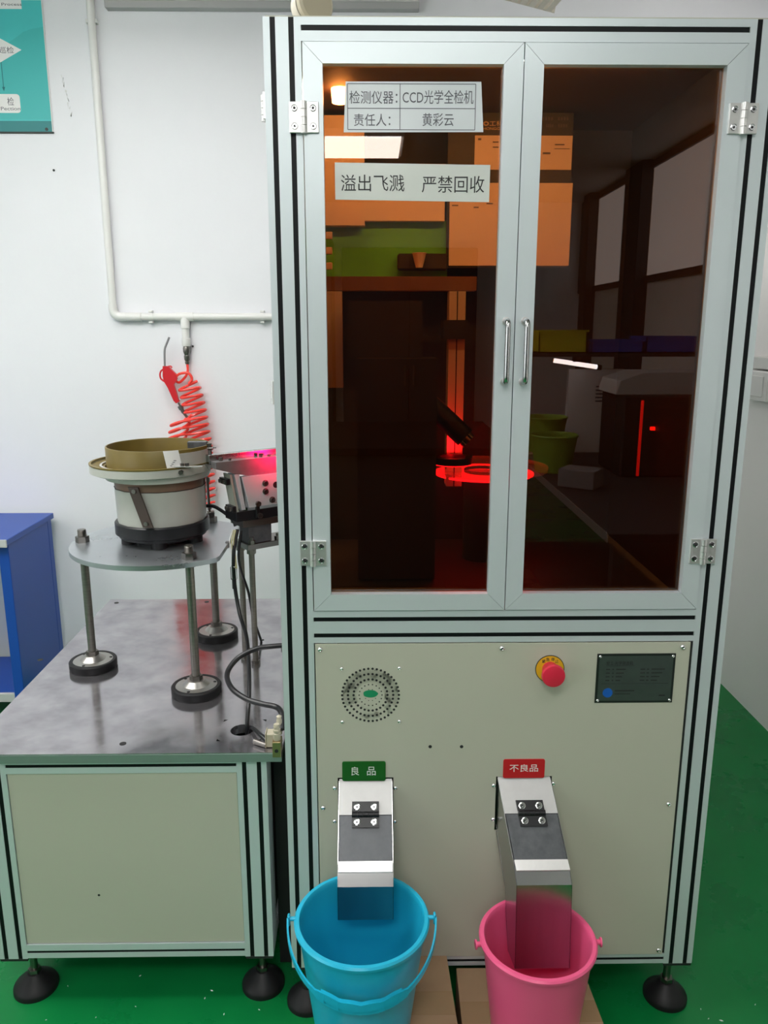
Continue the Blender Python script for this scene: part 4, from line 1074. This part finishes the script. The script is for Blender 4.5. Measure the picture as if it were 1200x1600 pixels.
def wtext(s, px1, py0, py1, wid):
    b1, b0 = P(px1, py0, 1, yp), P(px1, py1, 1, yp)
    text('poster_lettering', s, b1.x-wid, b1.x, b0.z, b1.z, yp, INKG, po)
pxm = lambda px: px/372.0
wtext('Control Process', 33.5, 4.5, 9, pxm(62)); wtext('IPQC巡检', 21, 73, 84, pxm(46)); wtext('检', 21, 152, 165, pxm(9.5)); wtext('Ins Pection', 31.5, 167, 172.5, pxm(42))
a, b = P(1, 97, 1, yp), P(6, 141, 1, yp)
MB().box(b.x-.0015, b.x+.0015, yp, yp+.0004, b.z, a.z).prism([(b.x-.006, b.z+.012), (b.x+.006, b.z+.012), (b.x, b.z-.004)], 1, yp, yp+.0004).build('flow_arrow', TEALD, po)
c = P(73, 202, 1, yp); MB().cyl((c.x, yp-.002, c.z), (c.x, yp, c.z), .006, seg=14).build('poster_screw', NAMEB, po)
# scuff of flaked paint beside the poster
sf = MB()
for k in range(9):
    p = P(98+k*1.5+random.uniform(-1.5, 1.5), 118+k*7.5, 1, YB); 
    sf.prism([(p.x+random.uniform(-.006, .006), p.z+random.uniform(-.012, .012)) for _ in range(4)], 1, YB-.0012, YB-.0002)
tag(sf.build('paint_flake', TRIMW), 'patch of flaking white paint between the poster and the pipe', 'paint flake')
# wall marks: small nail
for px, py, lab in ((301, 541, 'small dark nail in wall beside the quick coupler'), (84, 266, 'tiny dark nail in wall below the teal poster')):
    p = P(px, py, 1, YB-.002); tag(MB().lathe([(.0045, 0), (.0045, .003), (.0001, .004)], (p.x, YB-.0002, p.z), 10, (0, -1, 0)).build('wall_nail', DARKG), lab, 'nail')
# grey trunking high on the back wall
a = P(163, 9, 1, 1.86); b = P(655, 14, 1, 1.86)
tr = thing('wall_trunking', ((a.x+b.x)/2, YB, b.z), 'grey cable trunking at the top of the back wall', 'trunking')
MB().box(a.x, b.x, 1.86, YB-.001, b.z, ZC-.004, .002).build('trunking_body', mat('grey_trunking', (.42, .42, .42), .5), tr)
MB().box(a.x, b.x, 1.855, 1.86, b.z+.024, ZC-.006, .001).build('trunking_lid', mat('pale_trunking', (.60, .60, .59), .5), tr)
# slotted cable tray hung from the ceiling behind the machine
ctA, ctB = Vector((.30, 1.26, 2.655)), Vector((.80, 1.32, 2.565))
ct = thing('cable_tray', (ctA+ctB)/2, 'pale slotted cable tray hanging behind the machine top', 'cable tray')
du = (ctB-ctA).normalized(); dn = Vector((-du.y, du.x, 0)).normalized(); dw = du.cross(dn)
def tb_(u0, u1, n0_, n1, h0, h1):
    c8 = [[ctA+du*u+dn*n_+dw*h for u, n_ in ((u0, n0_), (u1, n0_), (u1, n1), (u0, n1))] for h in (h0, h1)]; return c8
Lt = (ctB-ctA).length
for n0_, n1 in ((-.06, -.055), (.055, .06)): MB().poly(tb_(0, Lt, n0_, n1, 0, .05)).build('tray_side', BEIGE, ct)
for k in range(17): MB().poly(tb_(k*Lt/17, k*Lt/17+Lt/17*.62, -.055, .055, 0, .004)).build('tray_slat', BEIGE, ct)
for u in (.1, Lt-.08):
    p = ctA+du*u; MB().cyl((p.x, p.y+.058, p.z+.02), (p.x, p.y+.058, ZC), .005, seg=8).build('hanger', BOLT, ct)
# beige round fitting and a paper on the machine's top
bt = thing('round_fitting', (.073, .115, ZT+.003), 'round beige plastic fitting standing on the machine top', 'fitting')
c = Vector((.078, .115, ZT+.058)); ax = Vector((.55, -.83, .02)).normalized()
MB().lathe([(.0001, -.045), (.018, -.042), (.031, -.024), (.037, -.002), (.0365, .004)], c, 32, ax).build('fitting_body', BEIGE, bt)
MB().lathe([(.0345, .004), (.0345, .007)], c, 32, ax).build('fitting_seam', DARKG, bt)
MB().lathe([(.0360, .007), (.0360, .017), (.031, .021), (.0001, .021)], c, 32, ax).build('fitting_cap', IVORY, bt)
MB().box(.060, .092, .100, .130, ZT+.003, ZT+.030, .002).build('fitting_base', BEIGE, bt)
a = P(631, 22, 1, .12); 
tag(MB().poly([[Vector((.262, .12, ZT+.0032)), Vector((.33, .115, ZT+.0032)), Vector((.262, .14, ZT+.045))], [Vector((.262, .121, ZT+.0032)), Vector((.33, .116, ZT+.0032)), Vector((.262, .141, ZT+.0455))]]).build('folded_paper', PAPER), 'white folded paper corner sticking up on the machine top', 'paper')
# switch box on the right wall
sb = thing('wall_switch_box', (XR, 1.62, 1.28), 'off-white cable box on the right wall', 'switch box')
BOXW = mat('switch_box_white', (.66, .65, .63), .45)
MB().box(XR-.050, XR-.0005, 1.50, 1.70, 1.272, 1.388, .004).build('box_body', BOXW, sb)
MB().box(XR-.030, XR-.0005, 1.30, 1.74, 1.394, 1.440, .003).build('trunking_cover', BOXW, sb)
MB().box(XR-.054, XR-.050, 1.53, 1.67, 1.29, 1.37, .002).build('face_plate', BOXW, sb)
# blue bench at the left edge
bb = thing('blue_workbench', (-1.75, 1.62, 0), 'blue steel workbench with grey-edged top at the far left', 'workbench')
bx1 = P(13, 840, 1, 1.42).x
MB().box(bx1-.90, bx1, 1.40, 1.86, .742, .766, .002).build('bench_top', BENCHB, bb)
MB().box(bx1-.90, bx1+.002, 1.392, 1.40, .738, .768, .001).build('top_edging', GREYE, bb)
for x in (bx1-.88, bx1-.045):
    for y in (1.42, 1.80): MB().box(x, x+.04, y, y+.04, 0, .742, .002).build('leg', BENCHB, bb)
MB().box(bx1-.030, bx1-.006, 1.46, 1.80, .06, .742).build('end_panel', BENCHB, bb)
MB().box(bx1-.86, bx1-.03, 1.44, 1.82, .09, .112, .001).build('lower_shelf', BENCHB, bb)
MB().box(bx1-.86, bx1-.012, 1.425, 1.44, .085, .120, .001).build('shelf_edging', GREYE, bb)

# ------------------------------------------------------------------ the rest of the room, seen only as reflections in the doors
wb = thing('side_workbench', (1.65, -2.5, 0), 'dark workbench beside the camera, mirrored in the right door', 'workbench')
MB().box(1.07, 2.30, -3.6, -1.30, .765, .80, .003).build('bench_top', mat('bench_rubber', (.03, .03, .032), .7), wb)
MB().box(1.066, 1.07, -3.6, -1.30, .765, .802, .001).build('top_edging', STEELM, wb)
for x in (1.10, 2.22):
    for y in (-3.55, -1.37): MB().box(x, x+.05, y, y+.05, 0, .765).build('leg', DARKG, wb)
MB().box(1.12, 2.28, -3.5, -1.4, .15, .17).build('lower_shelf', DARKG, wb)
for x in (1.12, 2.22): MB().box(x, x+.04, -3.45, -3.41, .80, 1.40).build('shelf_upright', DARKG, wb)
MB().box(1.10, 2.30, -3.50, -3.10, 1.39, 1.41).build('upper_shelf', DARKG, wb)
lt = thing('bench_tube_light', (1.40, -3.14, 1.335), 'white tube light under the shelf, mirrored in the right door', 'lamp')
MB().cyl((1.25, -3.14, 1.368), (1.505, -3.14, 1.33), .013, seg=14).build('tube', LEDT, lt)
MB().cyl((1.505, -3.14, 1.33), (1.53, -3.14, 1.326), .016, seg=14).build('end_cap', BLACKM, lt)
MB().box(1.36, 1.38, -3.16, -3.13, 1.36, 1.392).build('bracket', BLACKM, lt)
def crate(x0, x1, y0, y1, z0, h, m, lab):
    t = .006; mb = MB()
    mb.box(x0, x1, y0, y1, z0, z0+t).box(x0, x0+t, y0, y1, z0, z0+h).box(x1-t, x1, y0, y1, z0, z0+h).box(x0, x1, y0, y0+t, z0, z0+h).box(x0, x1, y1-t, y1, z0, z0+h)
    mb.box(x0-.008, x1+.008, y1, y1+.008, z0+h-.012, z0+h)
    return tag(mb.build('plastic_crate', m), lab, 'crate', 'crates mirrored in the right door')
crate(1.16, 1.44, -3.45, -3.15, 1.411, .13, YELC, 'yellow crate on the shelf, mirrored in the right door')
crate(1.46, 1.76, -3.45, -3.12, 1.411, .075, BLUEC, 'shallow blue crate beside the yellow crate, mirrored in right door')
crate(1.78, 2.16, -3.45, -3.12, 1.411, .095, BLUEC, 'deeper blue crate at the shelf end, mirrored in right door')
wc = thing('white_board', (1.56, -3.3, .80), 'white board with printed sheet under the tube light, mirrored in right door', 'board')
MB().box(1.38, 1.72, -3.34, -3.30, .80, 1.31, .002).build('board_panel', PAPER, wc)
kb = MB()
for k in range(5): kb.box(1.55, 1.70-.02*(k % 3), -3.2985, -3.298, 1.20-.022*k, 1.21-.022*k)
kb.build('printed_lines', INKG, wc)
def rbucket(x, y, z, lab):
    t = bucket('lime_bucket', x, y, z, .20, .13, .095, LIME, lab); return t
rbucket(1.16, -2.65, .80, 'lime green bucket on the side bench, mirrored low in right door')
rbucket(1.18, -2.98, .86, 'lime green bucket further back on side bench, mirrored in right door')
tag(MB().box(1.05, 1.30, -3.10, -2.86, .80, .859, .003).build('parcel', CARD), 'flat brown parcel under the farther lime bucket', 'parcel')
tag(MB(Matrix.Translation((1.2, -2.22, .8)) @ Matrix.Rotation(.6, 4, 'Z')).box(-.09, .09, -.07, .07, .0005, .09, .004).build('metal_case', GREYW), 'small grey metal case on the side bench, mirrored low in right door', 'case')
eq = thing('bench_machine', (1.75, -2.6, .80), 'black bench machine with pale rounded hood, mirrored in right door', 'machine')
MB().box(1.46, 2.10, -2.85, -2.45, .80, 1.22, .01).build('machine_body', BLACKM, eq)
MB().poly([[Vector((x, -2.86, z)) for x, z in ((1.44, 1.22), (2.14, 1.22), (2.12, 1.29), (1.98, 1.33), (1.58, 1.33), (1.46, 1.29))], [Vector((x, -2.52, z)) for x, z in ((1.44, 1.22), (2.14, 1.22), (2.12, 1.29), (1.98, 1.33), (1.58, 1.33), (1.46, 1.29))]]).build('machine_hood', GREYE, eq)
MB().box(1.60, 2.00, -2.448, -2.444, .95, 1.16, .002).build('machine_window', BLACKP, eq)
for i, y in enumerate((-5.3, -6.6)):
    struct('trim_%d' % (i+1), MB().box(XR2-.10, XR2-.0005, y, y+.42-.2*i, 0, ZC), DARKG, 'dark wall pier at the far right')
cbn = thing('added_counter', (-.1, -3.4, 0), 'low dark counter added behind the camera to darken the left door reflection', 'counter')  # added so the doors mirror something dark in place of green floor
MB().box(-1.3, 1.04, -4.1, -2.85, .08, .86, .006).build('counter_body', DARKG, cbn)
MB().box(-1.33, .98, -4.13, -2.82, .86, .90, .004).build('counter_top', mat('dull_black', (.008, .008, .008), .95, spec=.1), cbn)
MB().box(-1.25, .90, -4.05, -2.90, 0, .08).build('plinth', BLACKM, cbn)
tag(MB().prism(rrect(.32, 1.06, -2.80, -1.75, .04), 2, .0005, .010).build('added_mat', mat('added_mat_black', (.01, .01, .01), .9, spec=.15)), 'black floor mat added to darken the reflection in the right door', 'mat')  # added to cover green floor that the right door would mirror
for i, (x0, x1, hh) in enumerate(((-2.9, -1.7, 2.2), (-1.6, -.2, 2.4), (-.1, 1.2, 2.3))):
    t = thing('equipment_cabinet', ((x0+x1)/2, YF+.35, 0), ('dark equipment cabinet at the far left end of the room', 'tall dark equipment cabinet at the middle of the far end', 'dark equipment cabinet at the far right end of the room')[i], 'cabinet', 'dark cabinets along the far wall')
    MB().box(x0, x1, YF+.02, YF+.65, .08, hh, .006).build('cabinet_body', DARKG, t)
    MB().box(x0+.02, x1-.02, YF+.05, YF+.60, 0, .08).build('plinth', BLACKM, t)
    xm_ = (x0+x1)/2
    for a, b in ((x0+.02, xm_-.004), (xm_+.004, x1-.02)):
        d = MB().box(a, b, YF+.65, YF+.668, .12, hh-.04, .003).build('cabinet_door', DARKG, t)
        MB().box(b-.05 if b < xm_ else a+.03, b-.03 if b < xm_ else a+.05, YF+.668, YF+.69, 1.0, 1.2, .003).build('door_handle', BOLT, d)

# crumbs of swarf and paper on the green floor
db = MB()
for px, py in ((72, 1594), (106, 1541), (219, 1525), (212, 1573), (320, 1560), (331, 1548), (405, 1578), (1095, 1577), (1127, 1595), (1107, 1592), (1180, 1570), (350, 1585), (150, 1590)):
    p = P(px, py, 2, 0); a = random.uniform(0, PI); l = random.uniform(.002, .005)
    c_, s_ = math.cos(a)*l, math.sin(a)*l
    db.poly([[Vector((p.x-c_, p.y-s_, .0003)), Vector((p.x+s_*.4, p.y-c_*.4, .0003)), Vector((p.x+c_, p.y+s_, .0003)), Vector((p.x-s_*.4, p.y+c_*.4, .0003))], [Vector((p.x-c_*.8, p.y-s_*.8, .0015)), Vector((p.x+s_*.3, p.y-c_*.3, .0015)), Vector((p.x+c_*.8, p.y+s_*.8, .0015)), Vector((p.x-s_*.3, p.y+c_*.3, .0015))]])
tag(db.build('floor_crumbs', PAPER), 'tiny pale crumbs scattered on the green floor', 'crumbs', kind='stuff')
